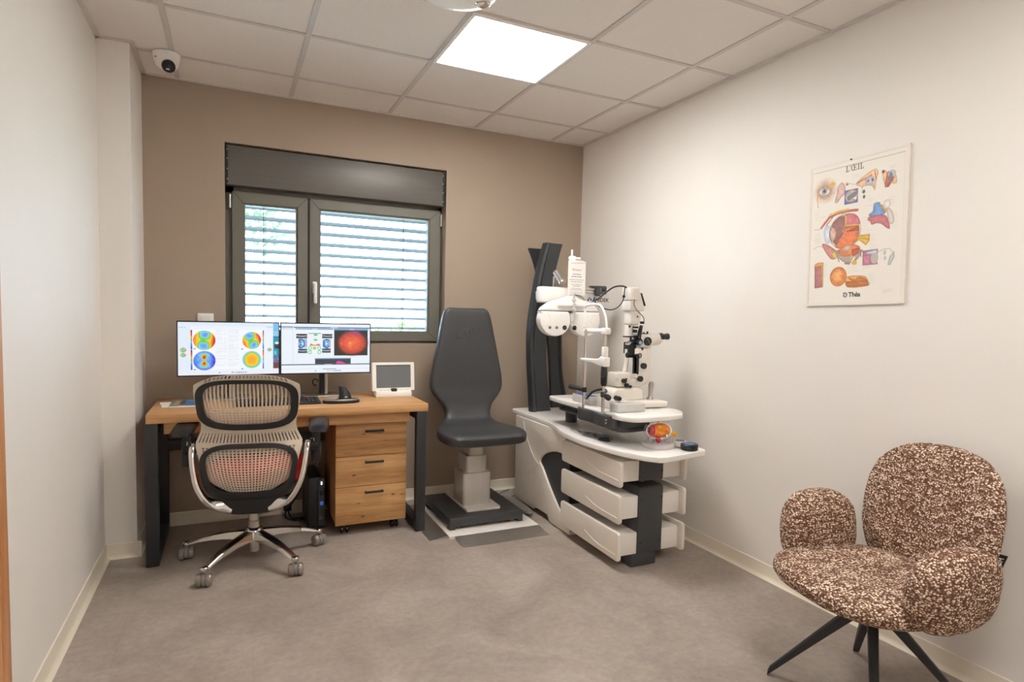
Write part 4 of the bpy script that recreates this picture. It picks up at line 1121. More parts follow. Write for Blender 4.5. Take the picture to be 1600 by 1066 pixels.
b = nb(); lathe(b, [(.0185, .0405), (.0185, .043), (0, .043)], c0, d, 24); obj('lamp_lens', b, light_grey, lm)
b = nb(); cyl(b, (2.138, -.60, 1.47), (2.138, -.60, 1.545), .005, 10); cyl(b, (2.138, -.60, 1.545), (2.165, -.62, 1.55), .005, 10); obj('lamp_stem', b, steel, lm)

# reading card clipped to the rod
t = thing('reading_card', 'white printed card clipped to an upright rod above the refractor head', 'card', (2.243, -.716, 1.53))
b = nb(); box(b, 2.178, 2.306, -.7176, -.7164, 1.434, 1.645); cd = obj('card', b, paper, t, smooth=False)
b = nb(); F_ = lambda x, z: frame_at((x, -.7178, z), (1, 0, 0), (0, 0, 1))
text(b, 'Bonjour', .020, F_(2.242, 1.590)); obj('heading', b, mat('tan_ink', (170, 150, 130), .7), cd)
b = nb(); rs = random.Random(5)
for z, w, h in ((1.561, .060, .0050), (1.546, .076, .0055), (1.526, .104, .0036), (1.513, .086, .0036), (1.496, .076, .0034), (1.486, .050, .0034), (1.471, .066, .0026), (1.463, .088, .0028), (1.449, .096, .0014), (1.442, .090, .0014)):
    x = 2.242-w/2
    while x < 2.242+w/2:
        k = rs.uniform(.006, .016); box(b, x, min(x+k, 2.242+w/2), -.7182, -.7174, z-h/2, z+h/2); x += k+.003
obj('printed_lines', b, grey_ink, cd, smooth=False)
b = nb(); box(b, 2.195, 2.29, -.7205, -.7120, 1.632, 1.650, .003); cyl(b, (2.225, -.7195, 1.660), (2.262, -.7195, 1.660), .009, 14, .002); obj('clip', b, white_plastic, t)
# ------------------------------------------------------------------ instrument table that carries the slit lamp
t = thing('instrument_table', 'white swing instrument table with dark underside above the examination unit top', 'table', (2.2, -1.2, .63))
top = [tuple(p) for p in spline([(2.075, -.775), (2.03, -.80), (2.022, -1.10)], 6)]
top += [(2.022, -1.52)] + [tuple(p) for p in spline([(2.024, -1.57), (2.060, -1.635), (2.13, -1.655)], 6)]
top += [(2.28, -1.650)] + [tuple(p) for p in spline([(2.38, -1.625), (2.45, -1.53), (2.462, -1.40)], 6)] + [(2.462, -.83), (2.43, -.785), (2.38, -.775)]
b = nb(); prism(b, top, 'z', .772, .800, .008, 3); obj('top', b, white_gloss, t, angle=30)
b = nb(); prism(b, [(2.075, -.83), (2.065, -1.44), (2.09, -1.485), (2.14, -1.50), (2.395, -1.485), (2.41, -1.46), (2.42, -.84)], 'z', .716, .774, .010, 3); tr = obj('undertray', b, dark_grey, t, angle=30)
b = nb(); prism(b, [(2.085, -1.40), (2.085, -1.45), (2.11, -1.482), (2.16, -1.492), (2.36, -1.478), (2.37, -1.20), (2.10, -1.15)], 'z', .690, .720, .010, 3); obj('drive_box', b, dark_grey, t, angle=30)
b = nb(); prism(b, [tuple(p) for p in spline([(2.060, -1.13), (2.018, -1.16), (1.998, -1.22), (2.010, -1.32), (1.996, -1.42), (2.004, -1.485), (2.06, -1.50), (2.10, -1.32)], 6, closed=True)], 'z', .722, .788, .006, 3); br = obj('chin_rest_bracket', b, dark_grey, t, angle=40)
for z in (.750, .765): b = nb(); cyl(b, (2.000, -1.485, z), (1.994, -1.489, z), .004, 10); obj('screw', b, steel, br)
for y in (-.90, -.97, -1.04): b = nb(); box(b, 2.066, 2.078, y-.022, y+.022, .738, .744); obj('vent_slot', b, gasket, tr)
b = nb(); box(b, 2.398, 2.414, -1.493, -1.455, .718, .768, .002); obj('end_plate', b, white_plastic, t)
b = nb(); cyl(b, (2.19, -.79, .629), (2.19, -.79, .72), .038, 28, .003); obj('swivel_post', b, dark_grey, t)

# chin rest
t = thing('chin_rest', 'white chin and forehead rest on two chrome posts in front of the slit lamp', 'chin rest', (2.02, -1.32, .79))
PL, PR = (2.024, -1.215), (2.012, -1.430)
for (x, y), zt in ((PL, 1.225), (PR, 1.225)):
    b = nb(); cyl(b, (x, y, .785), (x, y, zt), .0085, 16, .001); obj('post', b, chrome, t)
b = nb(); tube(b, spline([(2.022, y, z) for y, z in ((-1.215, 1.215), (-1.214, 1.276), (-1.201, 1.333), (-1.216, 1.354), (-1.256, 1.360), (-1.309, 1.362), (-1.350, 1.358), (-1.384, 1.337), (-1.408, 1.303), (-1.422, 1.27), (-1.430, 1.215))], 6), .0062, 12); obj('head_arch', b, white_plastic, t)
b = nb(); tube(b, spline([(2.026, -1.195, 1.216), (2.042, -1.26, 1.217), (2.044, -1.34, 1.219), (2.030, -1.41, 1.222), (2.016, -1.465, 1.224)], 6), .0135, 12, sx=.6); obj('forehead_band', b, white_plastic, t)
b = nb(); box(b, 1.994, 2.030, -1.455, -1.412, 1.205, 1.238, .005); obj('band_clip', b, white_plastic, t)
b = nb(); prism(b, [(-1.205, 1.066), (-1.205, 1.050), (-1.33, 1.050), (-1.39, 1.040), (-1.450, 1.036), (-1.450, 1.085), (-1.415, 1.088), (-1.39, 1.074), (-1.30, 1.068)], 'x', 1.995, 2.035, .005, 3); obj('chin_cup', b, white_plastic, t, angle=30)
b = nb(); box(b, 2.000, 2.026, -1.446, -1.416, 1.08, 1.140, .005); obj('height_scale', b, white_plastic, t)
b = nb(); lathe(b, [(.012, .0), (.0165, .01), (.0175, .05), (.0155, .052), (.0175, .054), (.0165, .098), (.012, .106)], (2.012, -1.430, .935), seg=24); obj('height_knob', b, black_plastic, t)
for (x, y), d in ((PL, (-.45, 1., .10)), (PR, (-.30, -1., -.05))):
    d = Vector(d).normalized(); a = Vector((x, y, .890)); b = nb()
    lathe(b, [(.009, 0), (.012, .012), (.013, .05), (.0155, .075), (.0145, .10), (.006, .107), (0, .108)], a, d, 20); cyl(b, a-Vector((0, 0, .014)), a+Vector((0, 0, .014)), .0145, 20, .002); h_ = obj('grip_handle', b, black_plastic, t)
b = nb(); tube(b, spline([(2.03, -1.23, .84), (2.05, -1.27, .885), (2.07, -1.34, .905), (2.05, -1.40, .90), (2.014, -1.425, .90)], 6), .0065, 10); obj('grip_cable', b, black_plastic, t)

# ------------------------------------------------------------------ slit lamp microscope
t = thing('slit_lamp', 'cream slit lamp microscope with side eyepiece standing on the instrument table', 'microscope', (2.28, -1.28, .80))
Y = -1.28
def X(u): return 2.283+(u-985)*.0044
def Z(v): return 1.172-(v-530)*.00358
# base carriage
b = nb(); box(b, 2.10, 2.44, -1.43, -1.16, .806, .838, .010, 3); box(b, 2.10, 2.43, -1.37, -1.20, .80, .812, .003); ba = obj('carriage', b, cream_plastic, t)
b = nb(); box(b, 2.055, 2.232, -1.505, -1.425, .8005, .846, .007, 3); obj('power_box', b, light_grey, t)
b = nb(); box(b, 2.09, 2.18, -1.41, -1.25, .803, .850, .004); obj('rail_cover', b, white_plastic, ba)
b = nb(); box(b, 2.06, 2.12, -1.22, -1.02, .801, .846, .005); bxx = obj('side_box', b, light_grey, t)
b = nb(); box(b, 2.062, 2.118, -1.20, -1.04, .8462, .8475); obj('blue_label', b, blue_print, bxx)
b = nb(); prism(b, [tuple(p) for p in [(2.12, .836), (2.13, .890), (2.16, .905), (2.30, .905), (2.33, .895), (2.34, .836)]], 'y', -1.345, -1.215, .014, 3); obj('pedestal', b, cream_plastic, t, angle=30)
b = nb(); cyl(b, (2.135, -1.36, .858), (2.135, -1.40, .858), .014, 18, .002); cyl(b, (2.12, -1.39, .862), (2.12, -1.43, .862), .010, 16, .002); obj('lock_knob', b, black_plastic, ba)
b = nb(); lathe(b, [(.018, 0), (.014, .012), (.010, .020), (.011, .05), (.015, .078), (.014, .094), (.007, .101), (0, .102)], (2.385, -1.335, .838), (.05, 0, 1), 20); obj('joystick', b, alu, t)
b = nb(); cyl(b, (2.27, -1.4305, .822), (2.27, -1.434, .822), .004, 10); obj('rivet', b, mat('brass', (190, 150, 80), .3, .9), ba)
# lower body and C-shaped arm
b = nb(); box(b, X(957), X(980), -1.325, -1.235, .912, .990, .010, 3); lb = obj('lower_body', b, cream_plastic, t)
b = nb(); prism(b, [(X(962), .908), (X(998), .908), (X(1008), .925), (X(1011), .96), (X(1011), Z(541)), (X(999), Z(541)), (X(999), .975), (X(992), .955), (X(980), .945), (X(962), .945)], 'y', -1.315, -1.245, .009, 3); obj('swing_arm', b, cream_plastic, t, angle=30)
b = nb(); prism(b, [(X(984.5), Z(543)), (X(997), Z(543)), (X(999.5), Z(550)), (X(999.5), Z(585)), (X(994), Z(592)), (X(984.5), Z(589))], 'y', -1.345, -1.312, .006, 3); fpn = obj('side_plate', b, cream_enamel, t, angle=30)
b = nb(); box(b, X(984.5), X(986.8), -1.350, -1.30, Z(583), Z(552), .002); obj('slide_track', b, gasket, fpn)
b = nb(); cyl(b, (X(993), -1.345, Z(570)), (X(993), -1.366, Z(570)), .017, 24, .003); obj('knob', b, black_plastic, fpn)
b = nb(); cyl(b, (X(989), -1.34, Z(590)), (X(989), -1.362, Z(590)), .016, 24, .003); obj('knob', b, black_plastic, fpn)
b = nb(); cyl(b, (X(967), -1.325, Z(593)), (X(967), -1.348, Z(593)), .013, 20, .003); obj('knob', b, black_plastic, lb)
b = nb(); cyl(b, (X(971.5), -1.325, Z(600)), (X(971.5), -1.346, Z(600)), .012, 20, .003); obj('knob', b, black_plastic, lb)
b = nb(); cyl(b, (X(977), -1.325, Z(602)), (X(977), -1.343, Z(602)), .007, 16, .002); obj('knob', b, black_plastic, lb)
b = nb(); box(b, X(971), X(972.5), -1.330, -1.32, Z(595), Z(589)); obj('lever', b, black_plastic, lb)
for u, v in ((955, 590), (957.5, 590), (955, 593), (957.5, 593)): b = nb(); cyl(b, (X(u)+.006, -1.325, Z(v)), (X(u)+.006, -1.327, Z(v)), .0025, 8); obj('index_mark', b, mid_grey, lb)
b = nb(); tube(b, spline([(X(975), Y, Z(585)), (X(977), Y, Z(575)), (X(978.5), Y, Z(562)), (X(979), Y, Z(545))], 6), .013, 12); obj('mirror_arm', b, cream_plastic, t)
# black mirror carrier
b = nb(); box(b, X(977.5), X(986), -1.315, -1.25, Z(552), Z(534), .004); box(b, X(979), X(980.5), -1.31, -1.30, Z(536), Z(524)); box(b, X(984.5), X(987), -1.32, -1.30, Z(556), Z(523), .002)
cyl(b, (X(975), -1.30, Z(554)), (X(987), -1.30, Z(554)), .015, 20, .003); cyl(b, (X(988), -1.325, Z(554)), (X(988), -1.345, Z(554)), .018, 24, .003); box(b, X(973), X(986), -1.32, -1.27, Z(526.2), Z(524.2), .001); mc = obj('mirror_carrier', b, black_plastic, t)
b = nb(); prism(b, [(X(975.5), Z(538)), (X(983.5), Z(531)), (X(982), Z(529.5)), (X(974), Z(536))], 'y', -1.318, -1.288); obj('mirror', b, chrome, mc, smooth=False)
b = nb(); cyl(b, (X(988), -1.345, Z(554)), (X(988), -1.3475, Z(554)), .006, 14); obj('screw', b, light_grey, mc)
# illumination tower
b = nb(); prism(b, rrect(X(973.5), X(990), -1.325, -1.235, .024), 'z', Z(469), Z(449), .006, 3); lh = obj('lamp_housing', b, cream_plastic, t)
b = nb(); prism(b, [(X(974.5), Z(469)), (X(974.5), Z(485)), (X(997), Z(485)), (X(997.5), Z(480)), (X(990.5), Z(456)), (X(988), Z(456)), (X(988), Z(469))], 'y', -1.318, -1.242, .006, 3); obj('lamp_base', b, cream_plastic, t, angle=30)
b = nb(); a0 = Vector((X(992.2), 0, Z(457.5))); a1 = Vector((X(998.6), 0, Z(476.5))); dd = (a1-a0)
for i_ in range(1): tube(b, [(a0.x+.004, -1.28, a0.z), (a1.x+.004, -1.28, a1.z)], .006, 8, sx=6); 
obj('heat_vent', b, gasket, lh)
b = nb(); prism(b, [(X(977), Z(485)), (X(977.5), Z(498)), (X(977), Z(506)), (X(981), Z(508)), (X(990), Z(507)), (X(993.5), Z(500)), (X(994), Z(493)), (X(992.5), Z(485))], 'y', -1.312, -1.248, .007, 3); nk = obj('filter_housing', b, cream_plastic, t, angle=30)
b = nb(); cyl(b, (X(976), Y, Z(508)), (X(985.5), Y, Z(508)), .0) if False else None
lathe(b, [(.026, 0), (.026, .058), (.022, .062), (0, .062)], (X(980), Y, Z(525)), seg=24); obj('slit_tube', b, cream_enamel, t)
b = nb(); cyl(b, (X(994), -1.30, Z(503)), (X(999), -1.31, Z(503)), .0075, 14, .002); cyl(b, (X(987.5), -1.312, Z(494)), (X(987.5), -1.318, Z(494)), .004, 10); box(b, X(982), X(988), -1.325, -1.28, Z(512), Z(509), .001); box(b, X(982.5), X(987), -1.322, -1.285, Z(519), Z(514), .002); box(b, X(976.5), X(978), -1.312, -1.29, Z(511), Z(508)); obj('slit_lever', b, black_plastic, nk)
b = nb(); tube(b, [(X(992), -1.325, Z(508)), (X(988.5), -1.335, Z(519)), (X(986.5), -1.34, Z(528))], [.010, .012, .013], 14); cyl(b, (X(987.5), -1.328, Z(533)), (X(987.5), -1.35, Z(533)), .020, 24, .004); dl = obj('slit_width_drum', b, black_gloss, t)
b = nb(); cyl(b, (X(987.5), -1.35, Z(534)), (X(987.5), -1.352, Z(534)), .011, 20, .0008); obj('blue_window', b, mat('pale_blue_window', (150, 190, 220), .2), dl)
# microscope body and eyepieces, optical axis along +x
b = nb(); prism(b, rrect(X(988), X(1011), Z(541.5), Z(521), .020), 'y', -1.335, -1.225, .012, 3); mb = obj('microscope_body', b, cream_plastic, t, angle=30)
b = nb(); lathe(b, [(.036, 0), (.040, .004), (.040, .018), (.036, .026), (.036, .030)], (X(1009), Y, Z(531)), (1, 0, .06), 28); lathe(b, [(.031, .026), (.034, .03), (.034, .075), (.029, .086), (0, .087)], (X(1009), Y, Z(531)), (1, 0, .10), 28); obj('eyepiece_housing', b, cream_plastic, t, angle=30)
for yy in (-1.308, -1.252):
    b = nb(); lathe(b, [(.013, 0), (.013, .012), (.0165, .013), (.0165, .024), (.0155, .026), (.0165, .028), (.0165, .038), (.0185, .040), (.0185, .052), (.013, .054), (0, .052)], (X(1026), yy, Z(525.2)), (1, 0, .06), 24); obj('eyepiece', b, black_plastic, t)
b = nb(); lathe(b, [(.0245, 0), (.0245, .010), (.021, .013), (0, .013)], (X(1000.5), -1.334, Z(532)), (0, -1, 0), 30); kd = obj('magnification_dial', b, black_plastic, t)
b = nb(); box(b, -.002, .002, -.019, .019, 0, .003, .0008, M=frame_at((X(1000.5), -1.3475, Z(532)), (.8, 0, .6), (-.6, 0, .8))); obj('dial_pointer', b, mid_grey, kd)
b = nb(); box(b, X(990.5), X(1002), -1.32, -1.30, Z(522), Z(519.5), .001); 
for u in (992.5, 995.5, 999): cyl(b, (X(u), -1.31, Z(520)), (X(u), -1.31, Z(517.5)), .004, 10)
obj('accessory_rail', b, black_plastic, mb)
b = nb(); cyl(b, (X(1006), -1.30, Z(522)), (X(1006), -1.30, Z(516.5)), .0055, 12, .001); obj('pin', b, black_plastic, mb)
b = nb(); cyl(b, (X(992), -1.335, Z(544)), (X(992), -1.346, Z(544)), .0085, 14, .002); obj('lock_screw', b, dark_grey, mb)
# cables
b = nb(); tube(b, spline([(X(974), -1.285, Z(449.5)), (X(967), -1.29, Z(447.5)), (X(955), -1.29, Z(449.5)), (X(944), -1.285, Z(458)), (X(934), -1.28, Z(468)), (X(926), -1.28, Z(472))], 8), .0045, 8)
tube(b, spline([(X(927), -1.28, Z(471)), (X(935), -1.285, Z(480)), (X(949), -1.29, Z(484.5)), (X(960), -1.29, Z(481)), (X(967), -1.295, Z(471)), (X(968.5), -1.30, Z(460)), (X(969), -1.30, Z(450))], 8), .0032, 8)
box(b, X(966.5), X(969.5), -1.305, -1.295, Z(465.5), Z(461.5), .001)
obj('cable', b, black_plastic, t)
b = nb(); tube(b, spline([(X(980), -1.328, Z(468)), (X(978.5), -1.335, Z(476)), (X(983), -1.34, Z(485)), (X(992), -1.335, Z(493)), (X(996), -1.325, Z(499)), (X(996), -1.32, Z(504))], 8), .0022, 8); obj('thin_cable', b, dark_grey, t)

# ------------------------------------------------------------------ small things on the unit top
ZT = .6305
t = local(thing('eye_model', 'clear anatomical eye model with orange centre on a round clear base, on the unit top', 'model', (2.252, -1.592, ZT), math.radians(-24)))
b = nb(); lathe(b, [(0, 0), (.082, 0), (.086, .004), (.086, .016), (.080, .021), (0, .021)], (0, 0, 0), seg=48); obj('base', b, glass_mat('frosted_acrylic', (.97, .97, .98), .06, .6, (.92, .90, .92)), t)
for dx, r_ in ((-.042, .022), (.044, .025)):
    b = nb(); lathe(b, [(r_*.62, -.016), (r_, -.012), (r_, .012), (r_*.62, .016), (r_*.62, -.016)], (dx, -.02, .021+r_*.9), (0, -1, .1), 28); obj('clear_wheel', b, clear, t)
b = nb(); box(b, -.03, .02, -.015, .02, .018, .036, .006); obj('cradle', b, clear, t)
ec = Vector((.0, 0, .085))
b = nb(); blob(b, ec+Vector((.008, -.004, 0)), (.052, .022, .037), 2, 32, 20); obj('vitreous', b, mat('orange_vitreous', (242, 136, 16), .18, var=.3, scale=45, coat=.6), t)
b = nb(); blob(b, ec+Vector((-.036, -.006, 0)), (.020, .024, .032), 2, 24, 14); obj('iris', b, mat('pink_iris', (206, 70, 92), .3, var=.25, scale=60), t)
b = nb(); blob(b, ec+Vector((-.054, -.008, .002)), (.008, .018, .018), 2, 18, 10); obj('lens', b, mat('dark_violet_lens', (70, 50, 62), .2), t)
b = nb(); blob(b, ec+Vector((-.062, -.004, 0)), (.016, .024, .030), 2, 24, 14); obj('cornea', b, clear, t)
b = nb(); tube(b, [(ec.x+x, ec.y-.012, ec.z+z) for x, z in ellipse(0, 0, .064, .044, 40)], .0045, 8, closed=True); blob(b, ec+Vector((0, .010, 0)), (.062, .016, .043), 2, 28, 14); obj('sclera', b, white_plastic, t)
b = nb(); tube(b, spline([ec+Vector((.050, -.006, -.010)), ec+Vector((.076, -.012, -.014)), ec+Vector((.090, -.014, -.020))], 5), [.0075]*5+[.011]*6, 14); obj('optic_nerve', b, mat('yellow_nerve', (244, 170, 24), .35), t)
red = mat('red_muscle', (196, 52, 72), .35)
b = nb(); tube(b, spline([ec+Vector((-.012, -.012, -.038)), ec+Vector((.0, -.016, -.050)), ec+Vector((-.004, -.016, -.062))], 5), [.013]*6+[.008]*5, 12); obj('muscle', b, red, t)
b = nb(); tube(b, [ec+Vector((-.01, -.01, .042)), ec+Vector((.0, -.008, .050))], .007, 10); obj('muscle', b, red, t)
b = nb(); box(b, -.040, .062, .030, .032, .022, .132); obj('back_card', b, paper, t, smooth=False)
b = nb(); blob(b, ec+Vector((.046, .010, -.040)), (.010, .006, .009), 2, 14, 8); obj('yellow_detail', b, MATS['yellow_nerve'], t)

t = thing('black_puck', 'round black puck with blue top at the front corner of the unit top', 'lens case', (2.357, -1.715, ZT))
b = nb(); lathe(b, [(0, 0), (.040, 0), (.044, .004), (.044, .012), (.0425, .014), (.044, .016), (.044, .028), (.041, .031), (0, .031)], (2.357, -1.713, ZT), seg=40); obj('case', b, black_plastic, t)
b = nb(); lathe(b, [(.026, 0), (.026, .0012), (0, .0012)], (2.354, -1.713, ZT+.0308), seg=28); obj('blue_label', b, mat('blue_label', (70, 120, 196), .3, var=.3, scale=50), t)
t = thing('white_puck', 'round white lens case beside the black puck on the unit top', 'lens case', (2.372, -1.605, ZT))
b = nb(); lathe(b, [(0, 0), (.038, 0), (.041, .003), (.041, .018), (.036, .024), (0, .025)], (2.385, -1.605, ZT), seg=40); obj('case', b, white_plastic, t)
b = nb(); lathe(b, [(.026, 0), (.026, .0012), (0, .0012)], (2.385, -1.605, ZT+.0246), seg=28); obj('grey_label', b, mid_grey, t)
b = nb(); tube(b, spline([(2.345, -1.60, ZT+.003), (2.325, -1.64, ZT+.003), (2.335, -1.67, ZT+.003)], 6), .002, 6); obj('strap', b, black_plastic, t)
ART = [  # artwork of the anatomical chart, in millimetres from its top left corner
    ('E','eye_skin_soft',84,116,52,49,-10), ('E','eye_skin',80,119,40,32,-8), ('L','tear',5,[(41,130),(44,160),(49,186)]), 
    ('E','yellow1',118,95,17,10,20), ('E','eyewhite',78,118,27,15,-12), ('E','iris',78,118,14,13,0), ('E','pupil',78,117,6,6,0), 
    ('L','lash',3,[(47,114),(70,102),(100,113)]), ('P','pinkgrey',[(146,113),(165,95),(183,113),(183,145),(165,160),(148,179),(134,174),(143,141)]), 
    ('E','pinkred',193,107,7,7,0), ('P','blue',[(181,134),(246,134),(247,194),(182,195)]), ('E','lens_tan',215,162,30,26,0), 
    ('P','slate',[(196,164),(218,151),(237,148),(242,159),(220,172),(202,179)]), ('E','white',235,175,6,5,0), ('E','teal',204,152,8,6,0), 
    ('P','bone',[(234,116),(269,89),(320,69),(336,87),(329,115),(323,158),(308,137),(270,133),(261,159),(262,135)]), 
    ('L','muscle',9,[(240,114),(277,101),(306,91)]), ('L','muscle2',6,[(320,79),(327,115)]), ('L','nerve',6,[(185,100),(217,112),(248,120),(278,118)]), 
    ('E','ball',298,114,22,20,0), ('E','pinkred',291,113,6,6,0), ('E','darkblue',311,112,5,6,0), ('E','green',273,154,7,8,0), 
    ('E','green',275,176,6,8,0), ('E','darkblue',273,154,3,4,0), ('E','darkblue',275,176,3,4,0), ('P','bone',[(352,86),(369,87),(378,112),(365,142)]), 
    ('E','dark',357,89,6,6,0), ('P','muscle',[(375,95),(388,98),(378,151),(366,151),(370,119)]), 
    ('P','muscle2',[(395,115),(405,120),(386,153),(376,152)]), ('P','bone',[(412,112),(417,145),(396,142)]), ('E','ball',395,104,17,15,0), 
    ('P','slate',[(387,98),(398,106),(394,131),(383,129)]), 
    ('P','blue2',[(322,213),(346,211),(352,225),(373,252),(367,264),(328,269),(299,257),(318,243)]), 
    ('P','orange',[(351,220),(372,233),(385,251),(377,256),(359,239)]), ('E','ball2',380,224,16,19,0), 
    ('P','bone2',[(380,240),(401,253),(413,297),(393,307),(382,270)]), 
    ('P','pink',[(306,263),(371,267),(389,297),(396,324),(384,323),(358,302),(336,296),(315,299),(307,285),(296,277)]), 
    ('L','muscle',18,[(69,280),(109,239),(151,227),(199,224),(247,227)]), ('L','fat',12,[(110,226),(150,219),(202,216)]), 
    ('L','pinkred',7,[(95,273),(134,232)]), ('E','sclera',190,311,78,79,0), ('E','choroid',190,312,69,69,0), 
    ('P','orange_r',[(181,296),(256,292),(256,346),(229,378),(181,387),(145,376)]), ('P','orange_r2',[(190,314),(255,295),(253,315)]), 
    ('P','purple',[(124,277),(151,249),(179,243),(193,287),(179,324),(151,338)]), ('P','pink',[(189,240),(230,240),(256,264),(256,292),(192,283)]), 
    ('L','yellow',9,[(179,238),(193,248),(191,286),(255,290)]), ('L','yellow',5,[(191,286),(180,313)]), ('E','cornea',103,314,20,42,6), 
    ('E','lens_tan',128,316,18,30,4), ('L','darkline',4,[(120,276),(113,315),(127,357)]), 
    ('P','yellow2',[(257,336),(309,336),(308,366),(292,382),(260,357),(243,366)]), ('L','darkline2',3,[(259,348),(307,358)]), 
    ('L','grey',4,[(30,284),(56,286),(77,278)]), ('L','grey',4,[(30,372),(56,361),(86,370)]), 
    ('P','muscle3',[(77,362),(94,355),(151,391),(156,421),(122,423)]), ('P','fat',[(129,400),(151,395),(154,423),(134,418)]), 
    ('P','bowl',[(152,405),(163,424),(192,445),(224,451),(254,439),(272,414),(271,397),(157,388)]), ('E','bowl_in',213,396,54,25,4), 
    ('P','orange_r2',[(229,392),(263,388),(261,412),(231,424),(222,409)]), ('E','lens_tan',203,385,21,12,0), ('L','yellow',6,[(220,399),(231,427)]), 
    ('L','white',10,[(242,428),(229,445)]), ('E','yellow2',242,450,12,10,0), ('L','muscle',9,[(196,451),(218,454)]), 
    ('L','muscle2',6,[(159,424),(167,440)]), ('L','muscle2',6,[(268,403),(272,428)]), ('P','violet',[(279,404),(347,403),(348,466),(280,466)]), 
    ('P','pinkv',[(281,425),(313,421),(317,439),(315,465),(281,465)]), ('E','grey2',334,440,17,23,0), 
    ('P','pale',[(291,412),(341,405),(347,421),(306,421)]), ('P','palegreen',[(399,439),(418,419),(421,442),(404,474),(392,472)]), 
    ('L','grey',4,[(342,419),(370,407),(398,406),(416,427)]), ('E','palegreen',378,421,6,11,0), ('E','palev',380,444,6,8,0), 
    ('P','block',[(40,450),(83,450),(86,549),(44,552)]), ('P','block_r',[(72,441),(86,439),(89,546),(81,549)]), 
    ('P','orange',[(40,453),(50,438),(86,438),(77,453)]), ('E','disc',165,506,42,43,0), ('E','disc2',162,502,29,30,0), 
    ('P','slab',[(203,514),(234,506),(291,511),(307,529),(310,553),(213,555)]), ('P','slab2',[(203,530),(307,527),(310,553),(213,555)]), 
    ('P','slab3',[(211,510),(246,522),(269,514),(303,529),(242,532)]), ('T',[(216,74),(248,75)]), ('T',[(215,84),(255,85)]), ('T',[(264,61),(281,62)]), 
    ('T',[(32,209),(54,208)]), ('T',[(32,220),(52,219)]), ('T',[(32,230),(51,229)]), ('T',[(33,240),(53,239)]), ('T',[(36,306),(65,304)]), 
    ('T',[(36,315),(66,313)]), ('T',[(37,323),(70,322)]), ('T',[(36,332),(67,330)]), ('T',[(37,341),(73,340)]), ('T',[(295,189),(313,188)]), 
    ('T',[(296,195),(323,195)]), ('T',[(296,201),(311,201)]), ('T',[(388,200),(414,199)]), ('T',[(389,209),(411,209)]), ('T',[(390,219),(414,218)]), 
    ('T',[(390,228),(408,227)]), ('T',[(405,260),(417,259)]), ('T',[(406,269),(424,269)]), ('T',[(406,278),(426,278)]), ('T',[(406,287),(419,288)]), 
    ('T',[(406,297),(424,297)]), ('T',[(407,306),(426,305)]), ('T',[(408,315),(427,315)]), ('T',[(408,324),(419,324)]), ('T',[(269,266),(293,265)]), 
    ('T',[(270,278),(296,276)]), ('T',[(270,289),(311,286)]), ('T',[(270,300),(295,298)]), ('T',[(271,311),(303,308)]), ('T',[(272,322),(315,318)]), 
    ('T',[(272,333),(307,330)]), ('T',[(309,343),(334,342)]), ('T',[(310,351),(329,350)]), ('T',[(310,359),(335,358)]), ('T',[(311,367),(337,366)]), 
    ('T',[(311,375),(326,375)]), ('T',[(311,383),(336,382)]), ('T',[(311,392),(340,390)]), ('T',[(312,400),(337,398)]), ('T',[(356,415),(367,414)]), 
    ('T',[(357,424),(372,424)]), ('T',[(356,434),(366,434)]), ('T',[(357,443),(370,443)]), ('T',[(85,450),(109,448)]), ('T',[(86,459),(102,457)]), 
    ('T',[(86,468),(102,466)]), ('T',[(86,477),(101,475)]), ('T',[(86,485),(99,484)]), ('T',[(87,494),(108,492)]), ('T',[(87,503),(103,501)]), 
    ('T',[(309,505),(332,503)]), ('T',[(310,513),(337,510)]), ('T',[(310,520),(329,518)]), ('T',[(311,528),(339,524)]), ('T',[(310,535),(331,533)]), 
    ('T',[(311,543),(339,539)]), ('T',[(209,463),(261,458)]), ('T',[(209,473),(243,470)]), ('T',[(209,483),(254,478)]), ('T',[(210,493),(262,487)]), 
    ('T',[(374,577),(418,570)]), ('T',[(374,581),(407,576)]), ('T',[(374,586),(422,579)]), ('T',[(36,328),(68,326)]), ('T',[(37,336),(66,334)]), 
    ('T',[(37,344),(75,342)]), ('T',[(38,352),(69,351)]), ('T',[(58,433),(83,431)]), ('T',[(282,473),(318,470)]), ('T',[(283,479),(318,476)]), 
    ('T',[(383,74),(412,74)]), ('T',[(384,80),(406,80)]), 
]
PCOL = dict(eye_skin=(176,138,110),eye_skin_soft=(206,176,150),tear=(196,112,64),yellow1=(214,170,80),eyewhite=(226,220,216),iris=(128,142,160),pupil=(40,42,50),lash=(110,80,62),
    pinkgrey=(204,168,156),pinkred=(170,86,84),blue=(86,104,168),lens_tan=(198,160,138),slate=(110,112,118),white=(240,236,228),teal=(120,180,190),bone=(226,184,132),muscle=(184,92,74),muscle2=(162,74,66),
    nerve=(206,196,176),ball=(176,178,184),darkblue=(52,66,120),green=(72,112,84),dark=(58,48,44),blue2=(96,142,196),orange=(226,156,72),ball2=(214,210,204),bone2=(206,198,186),pink=(192,104,112),
    fat=(222,190,92),sclera=(214,196,172),choroid=(150,96,86),orange_r=(214,112,66),orange_r2=(186,76,50),purple=(140,92,88),yellow=(226,180,72),cornea=(196,208,224),darkline=(86,58,60),
    yellow2=(214,166,56),darkline2=(140,84,40),grey=(176,170,164),muscle3=(196,122,112),bowl=(166,150,132),bowl_in=(206,120,72),violet=(160,108,134),pinkv=(186,112,136),grey2=(186,176,170),pale=(206,214,228),
    palegreen=(188,196,180),palev=(188,188,208),block=(168,100,106),block_r=(206,152,60),disc=(216,122,56),disc2=(228,152,82),slab=(224,158,76),slab2=(186,104,46),slab3=(198,120,56))
PBG = c255(236, 230, 220)
